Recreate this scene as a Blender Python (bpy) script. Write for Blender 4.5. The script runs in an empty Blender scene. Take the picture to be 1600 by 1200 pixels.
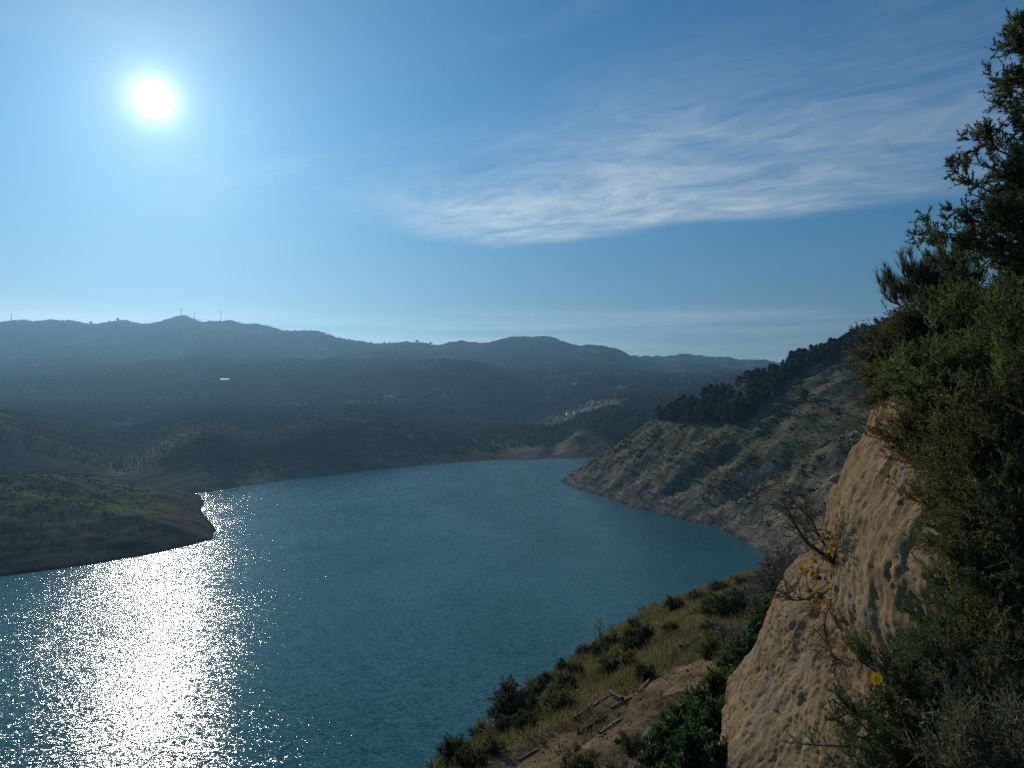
import bpy, math, random
import numpy as np

R = math.radians
scene = bpy.context.scene
COL = scene.collection
rng = np.random.default_rng(11)
random.seed(11)

# ------------------------------------------------------------------ camera, sky, sun, exposure
CAM_Z = 60.0
PITCH = R(1.0)
cd = bpy.data.cameras.new('camera')
cam = bpy.data.objects.new('camera', cd)
COL.objects.link(cam)
cam.location = (0, 0, CAM_Z)
cam.rotation_euler = (R(90) + PITCH, 0, 0)
cd.sensor_width = 36.0
cd.lens = 26.0
cd.clip_start = 0.05
cd.clip_end = 30000
scene.camera = cam
scene.render.resolution_x, scene.render.resolution_y = 1024, 768
FPX = 1600 * 26.0 / 36.0

SUN_EL, SUN_AZ = R(20.0), R(-26.0)
SUN = np.array([math.sin(SUN_AZ) * math.cos(SUN_EL), math.cos(SUN_AZ) * math.cos(SUN_EL), math.sin(SUN_EL)])
scene.view_settings.view_transform = 'Standard'
scene.view_settings.look = 'None'
scene.view_settings.gamma = 1.0
scene.view_settings.use_curve_mapping = False
scene.view_settings.exposure = 0.05

ld = bpy.data.lights.new('sun', 'SUN')
ld.energy = 2.4
ld.angle = R(0.53)
ld.color = (1.0, 0.93, 0.82)
lo = bpy.data.objects.new('sun', ld)
COL.objects.link(lo)
from mathutils import Vector
lo.rotation_euler = Vector((-SUN[0], -SUN[1], -SUN[2])).to_track_quat('-Z', 'Y').to_euler()
lo.location = (SUN[0] * 100, SUN[1] * 100, 160)

world = bpy.data.worlds.new('World')
scene.world = world
world.use_nodes = True


class NT:
    """tiny node-graph helper"""
    def __init__(s, tree):
        s.t = tree
        s.n = tree.nodes
        s.l = tree.links

    def new(s, typ, **kw):
        nd = s.n.new(typ)
        for k, v in kw.items():
            setattr(nd, k, v)
        return nd

    def put(s, sock, v):
        if isinstance(v, bpy.types.NodeSocket):
            s.l.new(v, sock)
        elif v is not None:
            sock.default_value = v

    def math(s, op, a, b=None, c=None, clamp=False):
        nd = s.new('ShaderNodeMath', operation=op, use_clamp=clamp)
        for i, v in enumerate((a, b, c)):
            s.put(nd.inputs[i], v)
        return nd.outputs[0]

    def vmath(s, op, a, b=None, out=0):
        nd = s.new('ShaderNodeVectorMath', operation=op)
        s.put(nd.inputs[0], a)
        if b is not None:
            s.put(nd.inputs['Scale'] if op == 'SCALE' else nd.inputs[1], b)
        return nd.outputs[out]

    def noise(s, vec, scale, detail=2.0, rough=0.5, dist=0.0, out='Fac'):
        nd = s.new('ShaderNodeTexNoise')
        s.put(nd.inputs['Vector'], vec)
        nd.inputs['Scale'].default_value = scale
        nd.inputs['Detail'].default_value = detail
        nd.inputs['Roughness'].default_value = rough
        nd.inputs['Distortion'].default_value = dist
        return nd.outputs[out]

    def mapr(s, v, a, b, c=0.0, d=1.0, smooth=True):
        nd = s.new('ShaderNodeMapRange', interpolation_type='SMOOTHSTEP' if smooth else 'LINEAR')
        s.put(nd.inputs[0], v)
        for i, x in enumerate((a, b, c, d)):
            s.put(nd.inputs[i + 1], x)
        return nd.outputs[0]

    def mix(s, f, a, b, mode='MIX'):
        nd = s.new('ShaderNodeMix', data_type='RGBA', blend_type=mode)
        s.put(nd.inputs[0], f)
        for i, v in ((6, a), (7, b)):
            s.put(nd.inputs[i], v if isinstance(v, bpy.types.NodeSocket) else (*v, 1.0))
        return nd.outputs[2]

    def scalevec(s, vec, sc):
        return s.vmath('MULTIPLY', vec, sc)

    def bump(s, h, strength, dist):
        nd = s.new('ShaderNodeBump')
        s.put(nd.inputs['Height'], h)
        nd.inputs['Strength'].default_value = strength
        nd.inputs['Distance'].default_value = dist
        return nd.outputs['Normal']


def build_world():
    w = NT(world.node_tree)
    w.n.clear()
    out = w.new('ShaderNodeOutputWorld')
    bg = w.new('ShaderNodeBackground')
    sky = w.new('ShaderNodeTexSky', sky_type='NISHITA')
    sky.sun_disc = False
    sky.sun_elevation = SUN_EL
    sky.sun_rotation = SUN_AZ
    sky.altitude = 500
    sky.air_density = 1.0
    sky.dust_density = 0.15
    sky.ozone_density = 2.2
    geo = w.new('ShaderNodeNewGeometry')
    d = w.vmath('SCALE', geo.outputs['Incoming'], -1.0)      # view direction
    sep = w.new('ShaderNodeSeparateXYZ')
    w.l.new(d, sep.inputs[0])
    dx, dy, dz = sep.outputs
    # ---- sun glare and camera bloom painted into the sky: aureole falling off with angle
    c = w.vmath('DOT_PRODUCT', d, tuple(SUN), out=1)
    ang = w.math('ARCCOSINE', w.math('MINIMUM', c, 0.9999999))
    core = w.math('EXPONENT', w.math('DIVIDE', ang, -R(0.62)))
    mid = w.math('EXPONENT', w.math('DIVIDE', ang, -R(3.6)))
    wide = w.math('EXPONENT', w.math('DIVIDE', ang, -R(15.0)))
    gl = w.math('ADD', w.math('MULTIPLY', core, 44.0), w.math('ADD', w.math('MULTIPLY', mid, 5.0), w.math('MULTIPLY', wide, 2.05)))
    # ---- cirrus on a flat high layer
    up = w.math('MAXIMUM', dz, 0.012)
    px = w.math('DIVIDE', dx, up)
    py = w.math('DIVIDE', dy, up)
    com = w.new('ShaderNodeCombineXYZ')
    w.l.new(px, com.inputs[0])
    w.l.new(py, com.inputs[1])
    P = com.outputs[0]

    def rot(ax, ay):
        return w.math('ADD', w.math('MULTIPLY', px, ax), w.math('MULTIPLY', py, ay))
    s = rot(0.80, -0.60)      # along the streaks
    t = rot(0.60, 0.80)       # across
    com2 = w.new('ShaderNodeCombineXYZ')
    w.l.new(s, com2.inputs[0]); w.l.new(t, com2.inputs[1])
    ST = com2.outputs[0]
    warp = w.noise(ST, 1.1, 3.0, 0.55, out='Color')
    warp = w.vmath('SCALE', w.vmath('SUBTRACT', warp, (0.5, 0.5, 0.5)), 0.75)
    STw = w.vmath('ADD', ST, warp)
    fil = w.noise(w.scalevec(STw, (2.3, 4.3, 1.0)), 1.0, 7.0, 0.64, 0.6)
    fine = w.noise(w.scalevec(STw, (5.0, 9.0, 1.0)), 1.3, 6.0, 0.6, 0.3)
    broad = w.noise(ST, 0.9, 2.0, 0.5)
    # body of the cloud: head at the low left, fanning away to the upper right
    # s grows to the right; t grows away
    a0 = w.mapr(w.math('ADD', s, w.math('MULTIPLY', w.math('SUBTRACT', broad, 0.5), 1.0)), -3.35, -2.6)
    a1 = w.mapr(s, -2.3, 0.3, 1.0, 0.22)
    hw = w.mapr(s, -2.8, -0.8, 0.55, 1.0, False)
    tc = w.math('ADD', w.math('MULTIPLY', s, -0.02), 3.28)
    tt = w.math('DIVIDE', w.math('SUBTRACT', t, tc), hw)
    tt = w.math('ADD', tt, w.math('MULTIPLY', w.math('SUBTRACT', broad, 0.5), 1.2))
    b = w.math('MULTIPLY', w.mapr(tt, -1.9, 0.0), w.mapr(tt, 0.72, 1.22, 1.0, 0.0))
    body = w.math('MULTIPLY', w.math('MULTIPLY', a0, a1), b)
    tex = w.math('ADD', w.math('MULTIPLY', w.mapr(fil, 0.30, 0.74), 0.55), w.math('ADD', w.math('MULTIPLY', w.mapr(fine, 0.32, 0.72), 0.32), w.math('MULTIPLY', w.mapr(w.noise(STw, 1.6, 3.0, 0.5), 0.35, 0.65), 0.30)))
    cir = w.math('MULTIPLY', body, w.math('ADD', w.math('MULTIPLY', tex, 0.85), 0.14))
    # thin veils elsewhere (very faint)
    veil = w.math('MULTIPLY', w.mapr(w.noise(w.scalevec(STw, (0.35, 1.2, 1.0)), 1.0, 5.0, 0.6), 0.45, 0.8), 0.16)
    veil = w.math('MULTIPLY', veil, w.mapr(dz, 0.15, 0.3))
    # low bands of cirrostratus over the hills
    com3 = w.new('ShaderNodeCombineXYZ')
    w.l.new(w.math('ARCTAN2', dx, dy), com3.inputs[0]); w.l.new(dz, com3.inputs[1])
    bn = w.noise(w.scalevec(com3.outputs[0], (1.7, 26.0, 1.0)), 1.0, 5.0, 0.55, 0.2)
    band = w.math('MULTIPLY', w.mapr(bn, 0.38, 0.68), w.math('MULTIPLY', w.mapr(dz, 0.0, 0.05, 0.55, 1.0), w.mapr(dz, 0.085, 0.13, 1.0, 0.0)))
    cover = w.math('ADD', w.math('MULTIPLY', cir, 0.74), w.math('ADD', veil, w.math('MULTIPLY', band, 0.52)), clamp=True)
    # clouds shine by forward-scattered sunlight, brighter nearer to the sun
    skyc = w.mix(1.0, sky.outputs[0], w.mix(w.mapr(dz, 0.02, 0.38), (0.38, 0.48, 0.52), (0.15, 0.62, 0.84)), 'MULTIPLY')
    cl = w.new('ShaderNodeCombineColor')
    v = w.math('ADD', w.math('MULTIPLY', wide, 5.0), 7.6)
    for i, k in enumerate((0.97, 1.03, 1.03)):
        w.l.new(w.math('MULTIPLY', v, k), cl.inputs[i])
    col = w.mix(cover, skyc, cl.outputs[0])
    glc = w.new('ShaderNodeCombineColor')
    for i, k in enumerate((0.90, 0.98, 1.0)):
        w.l.new(w.math('MULTIPLY', gl, k), glc.inputs[i])
    tot = w.mix(1.0, col, glc.outputs[0], 'ADD')
    w.l.new(tot, bg.inputs[0])
    bg.inputs[1].default_value = 0.085
    w.l.new(bg.outputs[0], out.inputs[0])


build_world()
world.cycles.sampling_method = 'NONE'     # single light to sample: far less grain in the haze
scene.cycles.use_denoising = False
scene.cycles.use_adaptive_sampling = False
scene.cycles.max_bounces = 6
scene.cycles.sample_clamp_indirect = 4.0
scene.cycles.volume_bounces = 0
scene.cycles.transparent_max_bounces = 8


# ------------------------------------------------------------------ noise, rays, meshes
def _h(ix, iy, iz, seed):
    h = (ix.astype(np.uint32) * np.uint32(374761393) + iy.astype(np.uint32) * np.uint32(668265263)
         + iz.astype(np.uint32) * np.uint32(2147483647) + np.uint32((seed * 974634721) & 0xffffffff))
    h = (h ^ (h >> np.uint32(13))) * np.uint32(1274126177)
    h = (h ^ (h >> np.uint32(16))) * np.uint32(2246822519)
    h = h ^ (h >> np.uint32(13))
    return h.astype(np.float64) / 4294967295.0 * 2 - 1


def noise2(x, y, seed=0):
    x = np.asarray(x, float); y = np.asarray(y, float)
    x0 = np.floor(x); y0 = np.floor(y)
    fx = x - x0; fy = y - y0
    ux = fx * fx * fx * (fx * (fx * 6 - 15) + 10); uy = fy * fy * fy * (fy * (fy * 6 - 15) + 10)
    ix = x0.astype(np.int64); iy = y0.astype(np.int64); z = np.zeros_like(ix)

    def g(dx, dy):
        a = _h(ix + dx, iy + dy, z, seed) * math.pi
        return np.cos(a) * (fx - dx) + np.sin(a) * (fy - dy)
    a = g(0, 0) * (1 - ux) + g(1, 0) * ux
    b = g(0, 1) * (1 - ux) + g(1, 1) * ux
    return (a * (1 - uy) + b * uy) * 1.5


def fbm2(x, y, seed=0, oct=4, gain=0.5, lac=2.03, ridge=False):
    s = 0; a = 1.0; n = 0
    for i in range(oct):
        v = noise2(x, y, seed + i * 17)
        if ridge:
            v = 1 - 2 * np.abs(v)
        s = s + v * a; n += a
        a *= gain; x = x * lac + 3.1; y = y * lac - 1.7
    return s / n


def noise3(x, y, z, seed=0):
    x0 = np.floor(x); y0 = np.floor(y); z0 = np.floor(z)
    fx = x - x0; fy = y - y0; fz = z - z0
    s = lambda f: f * f * f * (f * (f * 6 - 15) + 10)
    ux, uy, uz = s(fx), s(fy), s(fz)
    ix = x0.astype(np.int64); iy = y0.astype(np.int64); iz = z0.astype(np.int64)
    r = 0
    for dz, wz in ((0, 1 - uz), (1, uz)):
        for dy, wy in ((0, 1 - uy), (1, uy)):
            for dx, wx in ((0, 1 - ux), (1, ux)):
                r = r + _h(ix + dx, iy + dy, iz + dz, seed) * wx * wy * wz
    return r


def fbm3(x, y, z, seed=0, oct=3, gain=0.5):
    s = 0; a = 1.0; n = 0
    for i in range(oct):
        s = s + noise3(x, y, z, seed + 13 * i) * a; n += a
        a *= gain; x = x * 2.03 + 1.3; y = y * 2.03 - 2.1; z = z * 2.03 + .7
    return s / n


def smooth(a, b, v):
    t = np.clip((np.asarray(v, float) - a) / (b - a), 0, 1)
    return t * t * (3 - 2 * t)


def ray(px, py):
    """direction through a photo pixel (1600 x 1200)"""
    a = (px - 800) / FPX; b = (600 - py) / FPX
    return np.array([a, math.cos(PITCH) - b * math.sin(PITCH), math.sin(PITCH) + b * math.cos(PITCH)])


def at(px, py, Y):
    d = ray(px, py)
    return np.array([0, 0, CAM_Z]) + d * (Y / d[1])


def hit(hf, px, py, y0, y1, n=1500):
    """first point of height field hf on the line of sight between depths y0 and y1"""
    d = ray(px, py)
    Y = np.geomspace(y0, y1, n)
    X = d[0] / d[1] * Y; Z = CAM_Z + d[2] / d[1] * Y
    below = Z < hf(X, Y)
    if not below.any():
        return None
    i = int(np.argmax(below))
    return np.array([X[i], Y[i], float(hf(X[i:i + 1], Y[i:i + 1])[0])])


def seg_dist(x, y, pts, closed=False):
    d = np.full(np.shape(x), 1e9)
    q = list(pts) + ([pts[0]] if closed else [])
    for (ax, ay), (bx, by) in zip(q[:-1], q[1:]):
        vx, vy = bx - ax, by - ay
        t = np.clip(((x - ax) * vx + (y - ay) * vy) / (vx * vx + vy * vy + 1e-12), 0, 1)
        d = np.minimum(d, np.hypot(x - ax - t * vx, y - ay - t * vy))
    return d


def inside(x, y, pts):
    r = np.zeros(np.shape(x), bool)
    for (ax, ay), (bx, by) in zip(pts, list(pts[1:]) + [pts[0]]):
        c = ((ay > y) != (by > y))
        with np.errstate(divide='ignore', invalid='ignore'):
            xi = (bx - ax) * (y - ay) / (by - ay + 1e-12) + ax
        r ^= c & (x < xi)
    return r


def sdf(x, y, pts):
    d = seg_dist(x, y, pts, True)
    return np.where(inside(x, y, pts), d, -d)


def link(o, parent=None):
    COL.objects.link(o)
    if parent is not None:
        o.parent = parent
    return o


def mesh_data(name, V, F, mat=None, smooth_=False, tint=None):
    """V (n,3); F: list of integer arrays (m,3) or (m,4)"""
    V = np.ascontiguousarray(V, np.float32)
    F = [np.ascontiguousarray(f, np.int32) for f in (F if isinstance(F, list) else [F]) if len(f)]
    me = bpy.data.meshes.new(name)
    me.vertices.add(len(V))
    me.vertices.foreach_set('co', V.ravel())
    li = np.concatenate([f.ravel() for f in F])
    ct = np.concatenate([np.full(len(f), f.shape[1], np.int32) for f in F])
    st = np.concatenate([[0], np.cumsum(ct)[:-1]]).astype(np.int32)
    me.loops.add(len(li))
    me.loops.foreach_set('vertex_index', li)
    me.polygons.add(len(ct))
    me.polygons.foreach_set('loop_start', st)
    me.polygons.foreach_set('loop_total', ct)
    if smooth_:
        me.polygons.foreach_set('use_smooth', np.ones(len(ct), bool))
    me.update(calc_edges=True)
    if tint is not None:
        a = me.color_attributes.new('tint', 'FLOAT_COLOR', 'POINT')
        c = np.ones((len(V), 4), np.float32); c[:, :3] = tint
        a.data.foreach_set('color', c.ravel())
    if mat:
        me.materials.append(mat)
    return me


def mesh_obj(name, V, F, mat, parent=None, smooth_=False, tint=None, **props):
    o = bpy.data.objects.new(name, mesh_data(name, V, F, mat, smooth_, tint))
    for k, v in props.items():
        o[k] = v
    return link(o, parent)


def thing(name, label, cat, loc=(0, 0, 0), rotz=0.0, scale=1.0, group=None):
    o = bpy.data.objects.new(name, None)
    o.empty_display_size = 0.2
    o.location = [float(v) for v in loc]
    o.rotation_euler = (0, 0, rotz)
    o.scale = (scale,) * 3 if np.isscalar(scale) else scale
    o['label'] = label
    o['category'] = cat
    if group:
        o['group'] = group
    return link(o)


def dup(root, loc, rotz=0.0, scale=1.0, label=None, group=None, tilt=(0, 0)):
    r = root.copy()
    COL.objects.link(r)
    r.location = [float(v) for v in loc]
    r.rotation_euler = (tilt[0], tilt[1], rotz)
    r.scale = (scale,) * 3 if np.isscalar(scale) else scale
    if label:
        r['label'] = label
    if group:
        r['group'] = group
    for ch in list(root.children):
        c = ch.copy(); COL.objects.link(c); c.parent = r
        for g in list(ch.children):
            k = g.copy(); COL.objects.link(k); k.parent = c
    return r


def grid_faces(nu, nv):
    i = np.arange(nu * nv).reshape(nu, nv)
    return np.stack([i[:-1, :-1], i[1:, :-1], i[1:, 1:], i[:-1, 1:]], -1).reshape(-1, 4)


class Geo:
    """collects pieces of one mesh"""
    def __init__(s):
        s.V = []; s.T = []; s.Q = []; s.C = []; s.n = 0

    def add(s, V, F, c=(1, 1, 1)):
        V = np.asarray(V, float).reshape(-1, 3); F = np.asarray(F, int)
        c = np.asarray(c, float)
        s.V.append(V); (s.T if F.shape[1] == 3 else s.Q).append(F + s.n)
        s.C.append(np.broadcast_to(c, (len(V), 3)))
        s.n += len(V)
        return s

    def box(s, c, size, rz=0.0, c3=(1, 1, 1)):
        x, y, z = [v / 2 for v in size]
        v = np.array([[i * x, j * y, k * z] for k in (-1, 1) for j in (-1, 1) for i in (-1, 1)])
        ca, sa = math.cos(rz), math.sin(rz)
        v = np.stack([v[:, 0] * ca - v[:, 1] * sa, v[:, 0] * sa + v[:, 1] * ca, v[:, 2]], 1) + np.array(c)
        return s.add(v, [[0, 2, 3, 1], [4, 5, 7, 6], [0, 1, 5, 4], [2, 6, 7, 3], [0, 4, 6, 2], [1, 3, 7, 5]], c3)

    def tubes(s, P, Rr, sides=5, c=(1, 1, 1)):
        """P (n,k,3) polylines, Rr (n,k) radii"""
        P = np.asarray(P, float); Rr = np.asarray(Rr, float)
        n, k, _ = P.shape
        T = np.gradient(P, axis=1)
        T /= np.linalg.norm(T, axis=2, keepdims=True) + 1e-9
        ref = np.where(np.abs(T[..., 2:3]) > 0.9, np.array([1.0, 0, 0]), np.array([0, 0, 1.0]))
        A = np.cross(T, ref); A /= np.linalg.norm(A, axis=2, keepdims=True) + 1e-9
        B = np.cross(T, A)
        an = np.arange(sides) / sides * 2 * math.pi
        V = P[:, :, None, :] + Rr[:, :, None, None] * (np.cos(an)[None, None, :, None] * A[:, :, None, :] + np.sin(an)[None, None, :, None] * B[:, :, None, :])
        i = np.arange(n * k * sides).reshape(n, k, sides)
        j = np.roll(i, -1, axis=2)
        F = np.stack([i[:, :-1], j[:, :-1], j[:, 1:], i[:, 1:]], -1).reshape(-1, 4)
        cc = np.asarray(c, float)
        if cc.ndim == 2:
            cc = np.repeat(cc, k * sides, axis=0)
        s.add(V.reshape(-1, 3), F, cc)
        caps = i[:, -1, :]
        if sides == 3:
            s.T.append(caps + s.n - n * k * sides)
        elif sides == 4:
            s.Q.append(caps + s.n - n * k * sides)
        else:
            s.T.append(np.concatenate([np.stack([caps[:, 0], caps[:, q], caps[:, q + 1]], 1) for q in range(1, sides - 1)]) + s.n - n * k * sides)
        return s

    def leaves(s, base, d, L, W, c, broad=False, nrm=None):
        """one flat blade per row: base point, direction, length, width"""
        n = len(base)
        d = d / (np.linalg.norm(d, axis=1, keepdims=True) + 1e-9)
        r = rng.normal(size=(n, 3)) if nrm is None else nrm
        w = np.cross(d, r); w /= np.linalg.norm(w, axis=1, keepdims=True) + 1e-9
        L = np.broadcast_to(np.asarray(L, float), (n,))[:, None]; W = np.broadcast_to(np.asarray(W, float), (n,))[:, None]
        if broad:
            up = np.cross(w, d)
            V = np.stack([base, base + d * L * .45 + w * W / 2 + up * L * .06, base + d * L, base + d * L * .45 - w * W / 2 + up * L * .06], 1)
            F = np.arange(4 * n).reshape(n, 4)
        else:
            V = np.stack([base - w * W / 2, base + w * W / 2, base + d * L], 1)
            F = np.arange(3 * n).reshape(n, 3)
        m = V.shape[1]
        cc = np.repeat(np.broadcast_to(c, (n, 3)), m, axis=0)
        return s.add(V.reshape(-1, 3), F, cc)

    def build(s, name, mat, parent=None, smooth_=False, **props):
        F = [np.concatenate(q) for q in (s.T, s.Q) if q]
        return mesh_obj(name, np.concatenate(s.V), F, mat, parent, smooth_, np.concatenate(s.C), **props)


# ------------------------------------------------------------------ materials
def material(name):
    m = bpy.data.materials.new(name)
    m.use_nodes = True
    g = NT(m.node_tree)
    b = g.n.get('Principled BSDF')
    return m, g, b


def tint_of(g):
    a = g.new('ShaderNodeAttribute', attribute_name='tint')
    return a.outputs['Color']


def ground_mat(name, s1, s2, bump_d, spots=0.55, rough=0.95, dark=(0.55, 0.55, 0.52), light=(1.3, 1.27, 1.18)):
    m, g, b = material(name)
    geo = g.new('ShaderNodeNewGeometry')
    p = geo.outputs['Position']
    n1 = g.noise(p, s1, 5.0, 0.62)
    n2 = g.noise(p, s2, 4.0, 0.65)
    base = tint_of(g)
    c = g.mix(g.mapr(n1, 0.32, 0.68), dark, light)
    c = g.mix(1.0, base, c, 'MULTIPLY')
    c2 = g.mix(g.mapr(n2, 0.35, 0.65), (0.62, 0.62, 0.6), (1.35, 1.33, 1.28))
    c = g.mix(spots, c, g.mix(1.0, c, c2, 'MULTIPLY'))
    g.l.new(c, b.inputs['Base Color'])
    b.inputs['Roughness'].default_value = rough
    b.inputs['Specular IOR Level'].default_value = 0.0
    g.l.new(g.bump(g.math('ADD', n1, g.math('MULTIPLY', n2, 0.6)), 0.9, bump_d), b.inputs['Normal'])
    return m


def foliage_mat(name, trans=0.35, rough=0.55, gain=1.0):
    m, g, b = material(name)
    col = tint_of(g)
    if gain != 1.0:
        col = g.mix(1.0, col, (gain,) * 3, 'MULTIPLY')
    g.l.new(col, b.inputs['Base Color'])
    b.inputs['Roughness'].default_value = rough
    b.inputs['Specular IOR Level'].default_value = 0.25
    tr = g.new('ShaderNodeBsdfTranslucent')
    g.l.new(g.mix(1.0, col, (1.15, 1.2, 0.7), 'MULTIPLY'), tr.inputs[0])
    mx = g.new('ShaderNodeMixShader')
    mx.inputs[0].default_value = trans
    g.l.new(b.outputs[0], mx.inputs[1]); g.l.new(tr.outputs[0], mx.inputs[2])
    g.l.new(mx.outputs[0], g.n['Material Output'].inputs[0])
    return m


def wood_mat(name, col, rough=0.85):
    m, g, b = material(name)
    co = g.new('ShaderNodeTexCoord').outputs['Object']
    n = g.noise(g.scalevec(co, (1, 1, 0.35)), 38.0, 4.0, 0.6)
    c = g.mix(g.mapr(n, 0.3, 0.7), tuple(v * 0.55 for v in col), tuple(min(1, v * 1.35) for v in col))
    c = g.mix(1.0, c, tint_of(g), 'MULTIPLY')
    g.l.new(c, b.inputs['Base Color'])
    b.inputs['Roughness'].default_value = rough
    g.l.new(g.bump(n, 0.6, 0.01), b.inputs['Normal'])
    return m


def plain_mat(name, col, rough=0.8, ns=6.0, var=0.25, metal=0.0):
    m, g, b = material(name)
    co = g.new('ShaderNodeTexCoord').outputs['Object']
    n = g.noise(co, ns, 4.0, 0.6)
    c = g.mix(g.mapr(n, 0.3, 0.7), tuple(v * (1 - var) for v in col), tuple(min(1, v * (1 + var)) for v in col))
    g.l.new(c, b.inputs['Base Color'])
    b.inputs['Roughness'].default_value = rough
    b.inputs['Metallic'].default_value = metal
    return m


def water_mat():
    m, g, b = material('reservoir_water')
    geo = g.new('ShaderNodeNewGeometry')
    p = geo.outputs['Position']
    q = g.vmath('ADD', p, g.vmath('SCALE', g.noise(p, 0.035, 2.0, out='Color'), 2.0))
    tot = None
    # wind patches make the ripples stronger and weaker
    gust = g.mapr(g.noise(g.scalevec(p, (1.0, 0.45, 1.0)), 0.02, 4.0, 0.6), 0.32, 0.68, 0.62, 1.15)
    for sc, st, amp, det in (((0.3, 0.5, 1), 1.0, 0.20, 1.0), ((1.35, 3.9, 1), 1.0, 0.82, 2.0), ((5.0, 11.0, 1), 1.0, 0.45, 1.0)):
        n = g.noise(g.scalevec(q, sc), st, det, 0.55, out='Color')
        v = g.vmath('SCALE', g.vmath('SUBTRACT', n, (0.5, 0.5, 0.5)), amp)
        tot = v if tot is None else g.vmath('ADD', tot, v)
    tot = g.vmath('MULTIPLY', tot, (1.0, 1.25, 0.0))
    sc = g.new('ShaderNodeVectorMath', operation='SCALE')
    g.l.new(tot, sc.inputs[0]); g.l.new(gust, sc.inputs['Scale'])
    nrm = g.vmath('NORMALIZE', g.vmath('ADD', sc.outputs[0], (0, 0, 1.0)))
    g.l.new(nrm, b.inputs['Normal'])
    # two teal tones at random, lifted to replace the weakened sky reflection
    c = g.mix(g.mapr(g.noise(p, 0.012, 3.0), 0.3, 0.7), (0.032, 0.150, 0.162), (0.044, 0.180, 0.186))
    g.l.new(c, b.inputs['Base Color'])
    b.inputs['Roughness'].default_value = 0.09
    b.inputs['IOR'].default_value = 1.15
    b.inputs['Specular IOR Level'].default_value = 0.5
    return m


def cliff_mat():
    m, g, b = material('sandstone')
    geo = g.new('ShaderNodeNewGeometry')
    p = geo.outputs['Position']
    big = g.noise(p, 0.9, 4.0, 0.6)
    n1 = g.noise(g.scalevec(p, (1, 1, 0.45)), 9.0, 6.0, 0.68)
    n2 = g.noise(p, 55.0, 4.0, 0.7)
    grey = g.noise(p, 1.7, 4.0, 0.6)
    c = g.mix(g.mapr(big, 0.35, 0.68), (0.30, 0.205, 0.115), (0.385, 0.275, 0.158))
    c = g.mix(g.mapr(grey, 0.56, 0.72), c, (0.27, 0.25, 0.205))
    c = g.mix(0.55, c, g.mix(1.0, c, g.mix(g.mapr(n1, 0.3, 0.7), (0.6, 0.58, 0.55), (1.3, 1.28, 1.22)), 'MULTIPLY'))
    c = g.mix(0.5, c, g.mix(1.0, c, g.mix(g.mapr(n2, 0.3, 0.7), (0.6, 0.6, 0.6), (1.3, 1.3, 1.3)), 'MULTIPLY'))
    lich = g.mapr(g.noise(p, 6.0, 5.0, 0.7), 0.6, 0.72)
    c = g.mix(g.math('MULTIPLY', lich, 0.5), c, (0.12, 0.115, 0.08))
    g.l.new(c, b.inputs['Base Color'])
    b.inputs['Roughness'].default_value = 0.95
    b.inputs['Specular IOR Level'].default_value = 0.0
    g.l.new(g.bump(g.math('ADD', n1, g.math('MULTIPLY', n2, 0.5)), 0.8, 0.025), b.inputs['Normal'])
    return m


M_WATER = water_mat()
M_FAR = ground_mat('far_hill_ground', 0.012, 0.09, 3.0, 0.7)
M_HILL = ground_mat('hillside_ground', 0.10, 0.9, 0.6, 0.75)
M_HEAD = ground_mat('headland_ground', 0.08, 0.8, 0.5, 0.7)
M_BANK = ground_mat('bank_soil', 0.7, 7.0, 0.10, 0.75)
M_CLIFF = cliff_mat()
M_LEAF = foliage_mat('leaf_foliage', 0.42)
M_FARLEAF = foliage_mat('far_woodland', 0.0, 1.0)
for _n in M_FARLEAF.node_tree.nodes:
    if _n.type == 'BSDF_PRINCIPLED':
        _n.inputs['Specular IOR Level'].default_value = 0.0
M_NEEDLE = foliage_mat('needle_foliage', 0.38, 0.6)
M_GRASS = foliage_mat('grass_blades', 0.4, 0.7)
M_PETAL = foliage_mat('yellow_petals', 0.45, 0.6)
M_BARK = wood_mat('bark', (0.115, 0.085, 0.06))
M_TWIG = wood_mat('dead_twigs', (0.16, 0.13, 0.105))
M_POLE = wood_mat('weathered_timber', (0.25, 0.195, 0.135))
M_DARKWOOD = wood_mat('old_dark_timber', (0.085, 0.062, 0.045))
M_STONE = plain_mat('pale_limestone', (0.50, 0.47, 0.42), 0.9, 9.0)
M_ROCK = plain_mat('brown_rock', (0.24, 0.18, 0.12), 0.95, 7.0, 0.4)
M_WALL = plain_mat('white_render', (0.74, 0.73, 0.70), 0.8, 0.8, 0.08)
M_ROOF = plain_mat('roof_tiles', (0.32, 0.19, 0.13), 0.85, 2.0, 0.3)
M_SHEET = plain_mat('pale_sheet_roof', (0.62, 0.63, 0.64), 0.35, 0.5, 0.1)
M_WIN = plain_mat('dark_glass', (0.03, 0.035, 0.04), 0.15, 3.0)
M_STEEL = plain_mat('grey_steel', (0.20, 0.21, 0.22), 0.6, 3.0, 0.2, 0.4)

# ------------------------------------------------------------------ terrain height fields
NEAR_SHORE = [(-60, -260), (-60, 30), (-40, 60), (-10, 85), (20, 100), (50, 130), (70, 180), (80, 225), (92, 255), (97, 283),
              (96, 312), (95, 338), (82, 365), (68, 396), (60, 424), (54, 447), (41, 492), (32, 528)]
BACK_SHORE = [(32, 528), (40, 548), (66, 575), (130, 615), (220, 655), (330, 700), (520, 770), (900, 800)]
RIGHT_LAND = NEAR_SHORE + BACK_SHORE[1:] + [(900, -260)]


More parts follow.
